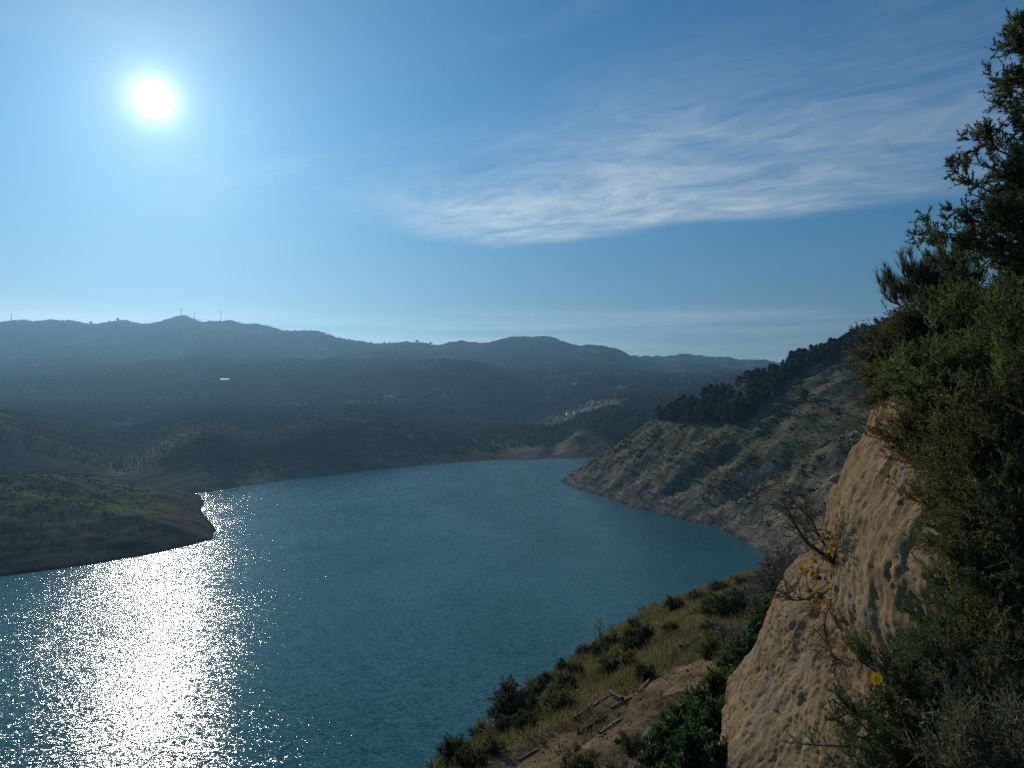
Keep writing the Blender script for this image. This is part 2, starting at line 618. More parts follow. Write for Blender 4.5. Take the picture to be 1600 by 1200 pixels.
def h_right(x, y):
    x = np.asarray(x, float); y = np.asarray(y, float)
    wx = x + 2.2 * fbm2(x / 22, y / 22, 5, 3); wy = y + 2.2 * fbm2(x / 22 + 9, y / 22, 6, 3)
    ins = inside(wx, wy, RIGHT_LAND)
    dn = seg_dist(wx, wy, NEAR_SHORE); db = seg_dist(wx, wy, BACK_SHORE)
    k = 16.0
    hh = np.clip(0.5 + 0.5 * (db - dn) / k, 0, 1)
    d = db * (1 - hh) + dn * hh - k * hh * (1 - hh)
    d = np.where(ins, np.maximum(d, 0.0) , -np.minimum(dn, db))
    # gullies running straight up the slope
    t = y + 0.16 * x
    gl = 0
    wob = 7.0 * fbm2(x / 34, y / 34, 3, 4)
    for c, wdt, a in ((412, 9, 3.6), (374, 6, 2.6), (340, 9, 3.4), (303, 7, 2.6), (455, 11, 3.2), (262, 9, 3)):
        gl = gl + a * np.exp(-((t - c - wob) / wdt) ** 2)
    gl = gl * smooth(0, 16, d) * (1 - 0.85 * smooth(38, 85, d))
    z = 0.715 * d - gl
    z = np.where(z > 45, 45 + (z - 45) * 0.7, z)
    z = z + (2.6 * fbm2(x / 17, y / 17, 21, 5, 0.6) + 3.0 * fbm2(x / 45, y / 45, 25, 3)) * smooth(-2, 14, d)
    # narrow wave-cut steps left by the sinking water
    z = z + 0.58 * np.sin(z * 2.3 + 1.5 * fbm2(x / 30, y / 30, 8, 2)) * smooth(0.2, 2, d) * (1 - smooth(24, 40, z))
    return np.where(d > 0, z, d * 0.8)


HEAD_LAND = [(-520, 180), (-300, 205), (-230, 222), (-171, 248), (-150, 267), (-134, 288), (-127, 312), (-133, 335), (-147, 360), (-165, 395), (-176, 425),
             (-193, 456), (-260, 520), (-520, 560)]


def h_head(x, y):
    x = np.asarray(x, float); y = np.asarray(y, float)
    wx = x + 2.0 * fbm2(x / 25, y / 25, 35, 3); wy = y + 2.0 * fbm2(x / 25 + 9, y / 25, 36, 3)
    d = sdf(wx, wy, HEAD_LAND)
    z = 30.0 * (1 - np.exp(-np.maximum(d, 0) / 88.0))
    z = z + 6.5 * np.exp(-(((x + 224) / 26) ** 2 + ((y - 356) / 30) ** 2)) - 6 * smooth(-235, -330, x)
    z = z + (1.4 * fbm2(x / 16, y / 16, 41, 5, 0.55) + 2.0 * fbm2(x / 50, y / 50, 45, 3)) * smooth(0, 14, d)
    z = z + 0.10 * np.sin(z * 3.4 + 3.0 * fbm2(x / 30, y / 30, 48, 2)) * smooth(0.2, 1.5, z) * (1 - smooth(7, 12, z))
    return np.where(d > 0, z, d * 0.7)


_sx = np.array([-2500, -600, 0, 313, 400, 500, 600, 700, 770, 850, 900, 1000, 1100, 1600, 3500.])
_sy = np.array([790, 778, 774, 771, 757, 743, 732, 724, 719, 717, 716, 713, 710, 708, 706.])


def far_u(px):
    return (np.asarray(px, float) - 800) / FPX


def curve(xs, ys, u, sm=14):
    """picture height of a ridge line, as a smooth function of direction"""
    px = u * FPX + 800
    acc = 0
    for o in (-1, -0.5, 0, 0.5, 1):
        acc = acc + np.interp(px + o * sm, xs, ys)
    return acc / 5


def slope_z(y_pix, Y):
    return CAM_Z + np.tan(PITCH + np.arctan((600 - y_pix) / FPX)) * Y


def far_profile(u):
    """list of (distance, height) rows, front to back, for directions u"""
    ys = curve(_sx, _sy, u)
    Y0 = -CAM_Z / np.tan(PITCH + np.arctan((600 - ys) / FPX))
    rows = [(Y0 - 120, Y0 * 0 - 25), (Y0, Y0 * 0)]
    # foothill spurs at the shore
    f = curve([-2500, 0, 190, 225, 260, 300, 325, 345, 385, 415, 450, 480, 512, 545, 590, 628, 680, 735, 780, 830, 850, 864, 880, 905, 940, 985, 1020, 1100, 1300, 3500],
              [650, 662, 728, 716, 702, 687, 681, 684, 702, 700, 690, 678, 668, 666, 668, 680, 692, 702, 705, 704, 703, 711, 700, 672, 655, 648, 645, 640, 640, 640], u, 5)
    Yf = Y0 + curve([-2500, 200, 320, 470, 540, 800, 860, 940, 3500], [150, 90, 95, 70, 110, 50, 30, 160, 200], u, 20)
    zf = np.maximum(slope_z(f, Yf), 1.0)
    rows.append((Yf, zf))
    # lower shoulders
    m1 = curve([-2500, 0, 200, 400, 520, 640, 740, 800, 850, 900, 950, 1000, 1060, 1200, 3500],
               [640, 648, 652, 640, 632, 640, 655, 668, 680, 650, 628, 622, 625, 620, 600], u, 30)
    Y1 = Y0 + 430
    rows.append((Y0 + 250, np.maximum(zf * 0.8, 6.0) + 12))
    rows.append((Y1, slope_z(m1, Y1)))
    m2 = curve([-2500, 0, 200, 330, 450, 600, 690, 735, 775, 812, 850, 880, 930, 1000, 1060, 1130, 1300, 3500],
               [590, 598, 590, 585, 582, 574, 569, 572, 590, 607, 606, 600, 599, 603, 606, 600, 590, 560], u, 20)
    Y2 = np.maximum(Y0 + 850, 1350) + 0 * u
    rows.append((Y1 + 0.45 * (Y2 - Y1), 0.62 * slope_z(m1, Y1) + 0.30 * slope_z(m2, Y2)))
    rows.append((Y2, slope_z(m2, Y2)))
    m3 = curve([-2500, -600, -200, 0, 60, 140, 200, 258, 275, 295, 330, 350, 420, 500, 560, 640, 700, 740, 790, 825, 870, 930, 1000, 1070, 1130, 1190, 1260, 1500, 3500],
               [520, 515, 518, 511, 508, 510, 511, 509, 505, 503.5, 508.5, 510.5, 520, 528, 536, 544.5, 547, 546, 536, 531.5, 538, 548.5, 563.5, 561.5, 566, 569.5, 574, 580, 560], u, 7)
    Y3 = curve([-2500, 0, 600, 740, 830, 980, 1010, 1200, 3500], [2500, 2500, 2500, 2650, 2800, 2900, 3700, 3900, 4200], u, 25)
    z3 = slope_z(m3, Y3)
    rows.append((Y2 + 0.4 * (Y3 - Y2), 0.60 * slope_z(m2, Y2) + 0.30 * z3))
    rows.append((Y3, z3))
    rows.append((Y3 + 500, z3 * 0.72))
    rows.append((Y3 + 1600, z3 * 0.25))
    rows.append((Y3 * 0 + 6300, z3 * 0))
    return rows


def far_grid(u, tt):
    """tt in 0..len(rows)-1, shape (nu, nt) -> X, Y, Z"""
    rows = far_profile(u)
    Yr = np.stack([r[0] for r in rows], 1); Zr = np.stack([r[1] for r in rows], 1)
    i = np.clip(np.floor(tt).astype(int), 0, len(rows) - 2)
    f = tt - i
    Y = Yr[:, i] * (1 - f) + Yr[:, i + 1] * f
    # rounded tops and valleys
    fs = f
    Z = Zr[:, i] * (1 - fs) + Zr[:, i + 1] * fs
    return Y, Z


def far_relief(X, Y, Z, crest):
    a = np.clip((Y - 450) / 1800, 0.0, 1.2)
    n = fbm2(X / 330, Y / 420, 61, 5, 0.52, ridge=True) * 28 * a + fbm2(X / 95, Y / 110, 65, 5, 0.55) * (5 + 9 * a) \
        + fbm2(X / 24, Y / 24, 69, 3, 0.5) * 1.8
    return Z + n * crest * smooth(1, 30, Z)


def build_far():
    nu = 600
    u = np.linspace(-1.35, 1.35, nu)
    steps = [2, 12, 30, 14, 30, 28, 30, 40, 56, 8, 5, 3]
    tt = np.concatenate([k + np.arange(n) / n for k, n in enumerate(steps)] + [[len(steps)]])
    Y, Z = far_grid(u, tt)
    X = u[:, None] * Y
    cres = np.ones_like(tt)
    # little extra relief on the sky-line rows so that the crest keeps its course
    cres *= 1 - 0.95 * np.exp(-((tt - 8.999) / 0.50) ** 2)
    cres *= 1 - 0.6 * np.exp(-((tt - 2) / 0.25) ** 2)
    Z = far_relief(X, Y, Z, cres[None, :] + 0 * Z)
    V = np.stack([X, Y, Z], -1).reshape(-1, 3)
    # cover: pale drained rim at the water, scrub and olive slopes, bare banks
    z = Z.ravel(); x = X.ravel(); y = Y.ravel()
    scrub = np.array([0.040, 0.048, 0.028]); dry = np.array([0.21, 0.18, 0.115]); rim = np.array([0.22, 0.175, 0.125])
    field = np.array([0.13, 0.16, 0.06])
    w1 = smooth(-0.25, 0.45, fbm2(x / 160, y / 220, 71, 4))
    C = scrub + (dry - scrub) * (w1 * 0.75)[:, None]
    w2 = (1 - smooth(5, 15, z + 6 * fbm2(x / 40, y / 40, 75, 3)))
    C = C + (rim - C) * (w2 * 0.8)[:, None]
    # bare bank by the river mouth, clearings
    for cx, cy, r, wt, colr in ((70, 790, 34, 0.9, (0.26, 0.20, 0.13)), (125, 1130, 50, 0.9, (0.34, 0.28, 0.20)), (-1180, 2010, 90, 0.9, field),
                                (-520, 1900, 70, 0.5, dry), (60, 1200, 60, 0.5, dry)):
        wv = np.exp(-(((x - cx) / r) ** 2 + ((y - cy) / (r * 1.4)) ** 2) ** 2) * wt * smooth(-0.5, 0.2, fbm2(x / 28, y / 28, 79, 3))
        C = C + (np.array(colr) - C) * wv[:, None]
    F = grid_faces(nu, len(tt))[:, ::-1]
    F = F[(np.abs(V[:, 0])[F] < 6350).all(1)]        # stay inside the body of air
    mesh_obj('far_hills', V, F, M_FAR, smooth_=True, tint=C, kind='structure')
    return u, tt, X, Y, Z


FU, FT, FX, FY, FZ = build_far()


def far_point(px, py):
    """nearest far-hill grid point seen through a pixel"""
    d = ray(px, py)
    i = int(np.argmin(np.abs(FU - d[0] / d[1])))
    above = FZ[i] > CAM_Z + d[2] / d[1] * FY[i]
    j = int(np.argmax(above)) if above.any() else int(np.argmax(FZ[i] / FY[i]))
    return np.array([FX[i, j], FY[i, j], FZ[i, j]])


def build_field(name, hf, x0, x1, y0, y1, step, mat, cover, zmin=-6.0):
    xs = np.arange(x0, x1 + step, step); ys = np.arange(y0, y1 + step, step)
    X, Y = np.meshgrid(xs, ys, indexing='ij')
    Z = hf(X, Y)
    V = np.stack([X, Y, Z], -1).reshape(-1, 3)
    F = grid_faces(len(xs), len(ys))
    keep = (Z.ravel()[F] > zmin).any(1)
    F = F[keep]
    used = np.unique(F)
    rm = np.full(len(V), -1); rm[used] = np.arange(len(used))
    C = cover(X.ravel()[used], Y.ravel()[used], Z.ravel()[used])
    return mesh_obj(name, V[used], rm[F], mat, smooth_=True, tint=C, kind='structure')


def lerp(a, b, t):
    return a + (np.asarray(b) - a) * np.asarray(t)[:, None]


def cover_right(x, y, z):
    rim = np.array([0.215, 0.190, 0.155]); tan = np.array([0.195, 0.170, 0.105]); grass = np.array([0.140, 0.132, 0.074]); olive = np.array([0.085, 0.083, 0.046])
    n = fbm2(x / 20, y / 20, 81, 4); n2 = fbm2(x / 8, y / 8, 85, 3)
    C = np.broadcast_to(rim, (len(x), 3)).copy()
    C = lerp(C, tan, smooth(4, 14, z + 7 * n) * 0.75)
    C = lerp(C, grass, smooth(14, 46, z + 16 * n) * 0.85)
    C = lerp(C, olive, smooth(0.05, 0.5, n2 + 0.4 * n) * smooth(9, 25, z) * 0.8)
    st = np.sin(z * 2.3 + 1.5 * fbm2(x / 30, y / 30, 8, 2)) + 0.6 * np.sin(z * 5.1 + 2.0 * fbm2(x / 18, y / 18, 9, 3))
    C = C * (1.12 - 0.55 * smooth(-.3, 1.0, st) * (1 - smooth(26, 46, z)))[:, None]
    C = lerp(C, np.array([0.085, 0.078, 0.068]), (1 - smooth(0.3, 1.3, z)) * 0.7)
    return C


build_field('hillside', h_right, -64, 400, 20, 700, 2.0, M_HILL, cover_right)


def cover_head(x, y, z):
    rim = np.array([0.135, 0.108, 0.080]); grass = np.array([0.160, 0.180, 0.078]); brown = np.array([0.160, 0.138, 0.080])
    n = fbm2(x / 22, y / 22, 91, 4); n2 = fbm2(x / 7, y / 7, 95, 3)
    C = np.broadcast_to(rim, (len(x), 3)).copy()
    C = lerp(C, brown, smooth(3, 9, z + 3 * n) * 0.7)
    C = lerp(C, grass, smooth(4.5, 10, z + 4 * n) * (0.55 + 0.45 * smooth(-0.2, 0.4, n2)) * smooth(-138, -170, x))
    st = np.sin(z * 3.4 + 3.0 * fbm2(x / 30, y / 30, 48, 2)) + .7 * np.sin(z * 8.3 + 3 * fbm2(x / 14, y / 14, 49, 3))
    C = C * (1 - 0.25 * smooth(-.2, 1.0, st) * (1 - smooth(7, 12, z)))[:, None]
    C = lerp(C, np.array([0.040, 0.036, 0.030]), (1 - smooth(0.2, 0.9, z)) * 0.8)
    return C


build_field('headland', h_head, -520, -110, 178, 560, 1.9, M_HEAD, cover_head)

# near bank -------------------------------------------------------------------
BANK_EDGE = [(-30, -40), (-9, 0), (-5.2, 12), (-2.9, 20), (-1.4, 23.2), (0.0, 30), (2.4, 40), (7.4, 56), (11.6, 65), (16.6, 72), (22, 76), (34, 80), (60, 84), (90, 70), (90, -40)]


def h_bank(x, y):
    x = np.asarray(x, float); y = np.asarray(y, float)
    wx = x + 0.5 * fbm2(x / 3.5, y / 3.5, 105, 3); wy = y + 0.5 * fbm2(x / 3.5 + 9, y / 3.5, 106, 3)
    d = sdf(wx, wy, BANK_EDGE)
    z = 0.303 * x - 0.29 * y + 56.65
    z = np.where(d < 1.5, z - 0.95 * (1.5 - d) ** 2 / (1.5 + (1.5 - d)) , z)
    s = 1.0 + np.clip(np.hypot(x, y) - 12, 0, 60) / 60
    z = z + 0.10 * s * fbm2(x / 2.2, y / 2.2, 111, 4, 0.55) + 0.30 * s * fbm2(x / 8, y / 8, 115, 3)
    # little terrace scars along the contour of the slope
    q = (x * 0.87 - y * 0.49)
    z = z + 0.09 * np.tanh(3 * np.sin(q * 1.9 + 2 * fbm2(x / 6, y / 6, 119, 2))) * smooth(0.5, 3, d)
    return z


def plan_poly(pp):
    out = []
    for a, b in pp:
        h = hit(h_bank, a, b, 5, 140)
        out.append((h[0], h[1]) if h is not None else tuple(at(a, b, 40)[:2]))
    return out


SOIL = plan_poly([(740, 1199), (860, 1136), (930, 1100), (1000, 1076), (1070, 1036), (1112, 1026), (1165, 1005), (1130, 1075), (1080, 1130), (1060, 1199)])
SOIL = SOIL[:1] + SOIL[1:] + [(3.0, 9.0), (-1.0, 11.0)]


def soil_w(x, y):
    return smooth(-0.8, 0.7, sdf(x, y, SOIL) + 1.1 * fbm2(x / 2.5, y / 2.5, 123, 3))


def cover_bank(x, y, z):
    grass = np.array([0.135, 0.125, 0.060]); dry = np.array([0.21, 0.162, 0.095]); soil = np.array([0.205, 0.152, 0.097]); dark = np.array([0.10, 0.077, 0.053])
    n = fbm2(x / 5, y / 5, 131, 4); n2 = fbm2(x / 1.6, y / 1.6, 135, 3)
    C = np.broadcast_to(grass, (len(x), 3)).copy()
    C = lerp(C, dry, smooth(-0.15, 0.4, n + 0.4 * n2) * 0.85)
    w = soil_w(x, y)
    C = lerp(C, soil, w)
    C = lerp(C, dark, w * smooth(0.0, 0.45, n + 0.6 * n2) * 0.75)
    C = lerp(C, np.array([0.13, 0.10, 0.07]), 1 - smooth(-3, -0.3, sdf(x, y, BANK_EDGE)))
    return C


def build_bank():
    # finer near the viewer, coarser far off
    ys = np.concatenate([np.arange(-12, 10, 0.6), np.arange(10, 45, 0.18), np.arange(45, 110, 0.5)])
    xs = np.concatenate([np.arange(-60, -8, 1.0), np.arange(-8, 24, 0.18), np.arange(24, 70, 1.0)])
    X, Y = np.meshgrid(xs, ys, indexing='ij')
    Z = h_bank(X, Y)
    V = np.stack([X, Y, Z], -1).reshape(-1, 3)
    F = grid_faces(len(xs), len(ys))
    F = F[(Z.ravel()[F] > -3).any(1)]
    used = np.unique(F); rm = np.full(len(V), -1); rm[used] = np.arange(len(used))
    V = V[used]
    mesh_obj('bank', V, rm[F], M_BANK, smooth_=True, tint=cover_bank(V[:, 0], V[:, 1], V[:, 2]), kind='structure')


build_bank()

# water sheet --------------------------------------------------------------------
mesh_obj('water', [(-6000, -1200, 0), (6000, -1200, 0), (6000, 6200, 0), (-6000, 6200, 0)], np.array([[0, 1, 2, 3]]), M_WATER, kind='structure')
mesh_obj('ground', [(-6400, -1300, -26), (6400, -1300, -26), (6400, 6600, -26), (-6400, 6600, -26)], np.array([[0, 1, 2, 3]]), M_BANK, kind='structure', tint=np.full((4, 3), 0.12))


# sandstone cliff ------------------------------------------------------------------
def rock_body(cx, cy, zr, rr, seed, front, seam=None, flat=1.0):
    """eroded rock standing as a bulging pillar: radius as a function of height"""
    th = np.concatenate([np.linspace(front - 1.8, front + 0.05, 370), np.linspace(front + 0.05, front - 1.8 + 2 * math.pi, 34)[1:]])
    zs = np.concatenate([np.linspace(50, 54, 30)[:-1], np.linspace(54, zr[-1], 290)])
    r = 0
    for o in (-.06, -.03, 0, .03, .06):
        r = r + np.interp(zs + o, zr, rr) / 5
    TH, Zg = np.meshgrid(th, zs, indexing='ij')
    Rg = np.broadcast_to(r, TH.shape).copy()
    X = cx + Rg * np.cos(TH); Y = cy + Rg * np.sin(TH)
    n = 0.20 * fbm3(X / 1.3, Y / 1.3, Zg / 1.9, seed, 2)
    # shear the fine texture so that the erosion marks run down and slightly forward
    sx, sy = X + 0.35 * Zg, Y - 0.15 * Zg
    mid = fbm3(sx / .36, sy / .36, Zg / .7, seed + 3, 3)
    n = n + 0.050 * mid
    n = n + 0.022 * fbm3(sx / .11, sy / .11, Zg / .30, seed + 7, 3)
    pit = fbm3(sx / .050, sy / .050, Zg / .105, seed + 11, 2)
    n = n - 0.068 * np.maximum(0, pit - 0.10) * (0.35 + 0.65 * smooth(-.1, .3, mid))
    n = n + 0.016 * fbm3(X / .032, Y / .032, Zg / .035, seed + 13, 2)
    # open joints: narrow dark cracks, and broken ledges where harder beds stand out
    wx = 0.22 * fbm3(X / .5, Y / .5, Zg / .5, seed + 23, 3)
    cr = np.abs(noise3(X / .85 + wx * 2, Y / .85, Zg / 2.6, seed + 29))
    n = n - 0.055 * (1 - smooth(0.0, 0.045, cr)) * smooth(-.15, .25, noise3(X / .9, Y / .9, Zg / .9, seed + 31))
    bed = Zg * 1.55 + 0.55 * X - 0.2 * Y + 0.7 * wx + 0.35 * fbm3(X / 1.1, Y / 1.1, Zg / 1.1, seed + 37, 2)
    fr = bed - np.floor(bed)
    n = n + 0.052 * (smooth(0.0, 0.72, fr) - smooth(0.80, 0.90, fr)) * smooth(-.3, .35, noise3(X / 1.2, Y / 1.2, np.floor(bed) * 7.7, seed + 41))
    # run-off flutes down the face
    ar = TH * 4.4
    n = n - 0.055 * np.maximum(0, noise2(ar / .24 + 0.5 * noise2(ar / .5, Zg / .8, seed + 1), Zg / 1.6, seed + 19))
    w = smooth(0.0, 0.6, Rg)
    Rg = np.maximum(Rg + n * w, 0.01)
    X = cx + Rg * np.cos(TH); Y = cy + Rg * np.sin(TH)
    return np.stack([X, Y, Zg], -1).reshape(-1, 3), grid_faces(len(th), len(zs))


g = Geo()
ZA = [50, 54, 55.5, 56.6, 57.15, 57.5, 57.85, 58.35, 58.82, 59.38, 60.15, 60.35, 60.5, 60.62, 60.7]
RA = [4.7, 4.5, 4.40, 4.34, 4.32, 4.46, 4.63, 4.69, 4.57, 4.28, 3.95, 3.55, 2.8, 1.7, 0.02]
V, F = rock_body(8.15, 7.34, ZA, RA, 201, math.atan2(-7.34, -8.15))
g.add(V, F)
ZB = [50, 53, 54.4, 55.35, 56.5, 57.3, 57.5, 57.75, 57.95, 58.15, 58.3]
RB = [6.4, 5.85, 5.51, 5.34, 4.90, 4.50, 4.38, 4.10, 3.6, 2.4, 0.02]
V, F = rock_body(8.32, 9.33, ZB, RB, 231, math.atan2(-9.33, -8.32))
g.add(V, F)
g.build('cliff', M_CLIFF, None, True, kind='structure')

# ------------------------------------------------------------------ plants: builders
bpy.context.view_layer.update()
CLIFF = bpy.data.objects['cliff']


def cliff_hit(px, py):
    d = Vector(ray(px, py)).normalized()
    ok, loc, nor, _ = CLIFF.ray_cast(Vector((0, 0, CAM_Z)), d)
    return (np.array(loc), np.array(nor)) if ok else (None, None)


def unit(v):
    return v / (np.linalg.norm(v, axis=-1, keepdims=True) + 1e-9)


def along(P, idx, t):
    """points and tangents at parameter t on polylines P[idx]"""
    k = P.shape[1] - 1
    f = np.clip(t, 0, 0.9999) * k
    i = f.astype(int); w = (f - i)[:, None]
    a = P[idx, i]; b = P[idx, i + 1]
    return a * (1 - w) + b * w, unit(b - a)


def arcs(A, D, L, k, sag=0.0, wob=0.12):
    """curved shoots: start A, direction D, length L"""
    n = len(A)
    t = np.linspace(0, 1, k)[None, :, None]
    side = unit(rng.normal(size=(n, 3)))[:, None, :]
    L = np.broadcast_to(np.asarray(L, float), (n,))[:, None, None]
    P = A[:, None, :] + D[:, None, :] * L * t + side * L * wob * np.sin(t * 2.6)
    P[..., 2] += (sag * L * t * t)[..., 0]
    return P


def blob_tips(n, blobs, shell=0.55):
    """points spread through the outer part of ellipsoids"""
    w = np.array([r[0] * r[1] * r[2] for _, r in blobs]) ** 0.7
    k = rng.choice(len(blobs), n, p=w / w.sum())
    c = np.array([b[0] for b in blobs])[k]; r = np.array([b[1] for b in blobs])[k]
    d = unit(rng.normal(size=(n, 3)))
    return c + d * r * (shell + (1 - shell) * rng.random((n, 1)) ** 0.6)


def make_plant(root, base, blobs, cols, n_limb=30, n_sub=9, n_twig=9, n_leaf=30, l_sub=0.5, l_twig=0.25, leaf=(0.03, 0.006),
               tips=None, axis=None, tip_sub=14, r0=0.05, up=0.25, spread=0.65, broad=False, bark=None, leafmat=None, gain=2.5, along_leaf=0.8, seed=0, lift=0.15,
               twig_r=0.003, name=('trunk_limbs', 'crown')):
    global rng
    keep = rng
    rng = np.random.default_rng(1000 + seed)
    base = np.asarray(base, float)
    T = blob_tips(n_limb, blobs) if n_limb else np.zeros((0, 3))
    if tips is not None:
        T = np.concatenate([T, np.asarray(tips, float)])
    n = len(T)
    B = base + rng.normal(size=(n, 3)) * r0 * 0.8
    if axis is not None:       # limbs leave a stem at about their own height
        ax = np.asarray(axis, float) - base
        rel = T - base
        hz = np.linalg.norm((rel - ax * (rel[:, 2] / ax[2])[:, None])[:, :2], axis=1)
        f = np.clip((rel[:, 2] - 0.45 * hz) / ax[2], 0.02, 0.97)
        B = base + ax * f[:, None] + rng.normal(size=(n, 3)) * 0.02
    t = np.linspace(0, 1, 9)[None, :, None]
    ln = np.linalg.norm(T - B, axis=1)[:, None]
    M = (B + T) / 2 + rng.normal(size=(n, 3)) * 0.10 * ln
    M[:, 2] += lift * ln[:, 0]
    PL = B[:, None] * (1 - t) ** 2 + 2 * M[:, None] * t * (1 - t) + T[:, None] * t ** 2
    PL += rng.normal(size=PL.shape) * 0.012 * ln[:, None] * np.sin(t * math.pi)
    G1, G2 = Geo(), Geo()
    tt = np.linspace(0, 1, 9)[None, :]
    if axis is not None:
        q = np.linspace(0, 1, 7)[:, None]
        G1.tubes((base + (np.asarray(axis, float) - base) * q + np.sin(q * 9) * np.array([.05, .03, 0]))[None], (r0 * 1.6 * (1.05 - q[:, 0]))[None], 8)
    G1.tubes(PL, np.maximum(r0 * (1 - tt) ** 1.2 * (0.5 + 0.5 * rng.random((n, 1))), twig_r * 1.8), 6)
    # side shoots
    cnt = np.full(n, n_sub)
    if tips is not None:
        cnt[n_limb:] = tip_sub
    idx = np.repeat(np.arange(n), cnt)
    ts = 0.2 + 0.8 * rng.random(len(idx)) ** 0.7
    ts[np.concatenate([[0], np.cumsum(cnt)[:-1]]).astype(int)] = 0.98
    s, tg = along(PL, idx, ts)
    D = unit(tg * 0.6 + rng.normal(size=s.shape) * spread + np.array([0, 0, up]))
    PS = arcs(s, D, l_sub * (0.4 + 0.6 * rng.random(len(idx))), 5, 0.08)
    G1.tubes(PS, np.broadcast_to(np.linspace(1, .35, 5)[None] * twig_r * 2.2, PS.shape[:2]), 4)
    # twigs
    i2 = np.repeat(np.arange(len(PS)), n_twig)
    s2, tg2 = along(PS, i2, 0.15 + 0.85 * rng.random(len(i2)))
    D2 = unit(tg2 * 0.75 + rng.normal(size=s2.shape) * spread * 0.85 + np.array([0, 0, up]))
    L2 = l_twig * (0.35 + 0.65 * rng.random(len(i2)))
    PT = arcs(s2, D2, L2, 4, 0.06)
    cols = np.asarray(cols, float)
    ct = gain * cols[rng.integers(0, len(cols), len(PS))] * (0.75 + 0.5 * rng.random((len(PS), 1)))
    G2.leaves(PT[:, 0], PT[:, -1] - PT[:, 0], np.linalg.norm(PT[:, -1] - PT[:, 0], axis=1), twig_r * 2.4, ct[i2] * 0.9 + 0.012)
    # leaves
    i3 = np.repeat(np.arange(len(PT)), n_leaf)
    s3, tg3 = along(PT, i3, 0.05 + 0.95 * rng.random(len(i3)))
    D3 = unit(tg3 * along_leaf + rng.normal(size=s3.shape) * 0.6 + np.array([0, 0, 0.1]))
    c3 = ct[i2[i3]] * (0.7 + 0.6 * rng.random((len(i3), 1)))
    G2.leaves(s3, D3, leaf[0] * (0.6 + 0.8 * rng.random(len(i3))), leaf[1] * (0.7 + 0.6 * rng.random(len(i3))), c3, broad)
    a = G1.build(name[0], bark or M_BARK, root, True)  # all limbs and side shoots joined into one mesh
    b = G2.build(name[1], leafmat or M_LEAF, root)
    rng = keep
    return a, b


# ------------------------------------------------------------------ far hills: woodland, olive rows, houses, masts
def far_z(x, y):
    u = x / y
    i = np.clip(np.searchsorted(FU, u) - 1, 0, len(FU) - 2)
    out = np.empty(len(x))
    for k in range(len(x)):
        out[k] = np.interp(y[k], FY[i[k]], FZ[i[k]])
    return out


def blobs_mesh(name, pos, size, col, mat, squash=0.85, closed=True, **props):
    """low rounded crowns, 8 faces each, every one irregular"""
    n = len(pos)
    base = np.array([[1, 0, .22], [0, 1, .28], [-1, 0, .22], [0, -1, .1], [0, 0, 1.0], [0, 0, -.25]])
    V = base[None] * (0.72 + 0.56 * rng.random((n, 6, 1)))
    a = rng.random(n) * 6.28
    ca, sa = np.cos(a)[:, None], np.sin(a)[:, None]
    X = V[..., 0] * ca - V[..., 1] * sa; Y = V[..., 0] * sa + V[..., 1] * ca
    V = np.stack([X * size[:, None] / 2, Y * size[:, None] / 2, V[..., 2] * size[:, None] * squash], -1) + pos[:, None]
    F = np.array([[0, 1, 4], [1, 2, 4], [2, 3, 4], [3, 0, 4], [1, 0, 5], [2, 1, 5], [3, 2, 5], [0, 3, 5]])[:8 if closed else 4]
    Fa = (F[None] + 6 * np.arange(n)[:, None, None]).reshape(-1, 3)
    C = np.repeat(col * (0.7 + 0.6 * rng.random((n, 1))), 6, axis=0)
    return mesh_obj(name, V.reshape(-1, 3), Fa, mat, tint=C, **props)


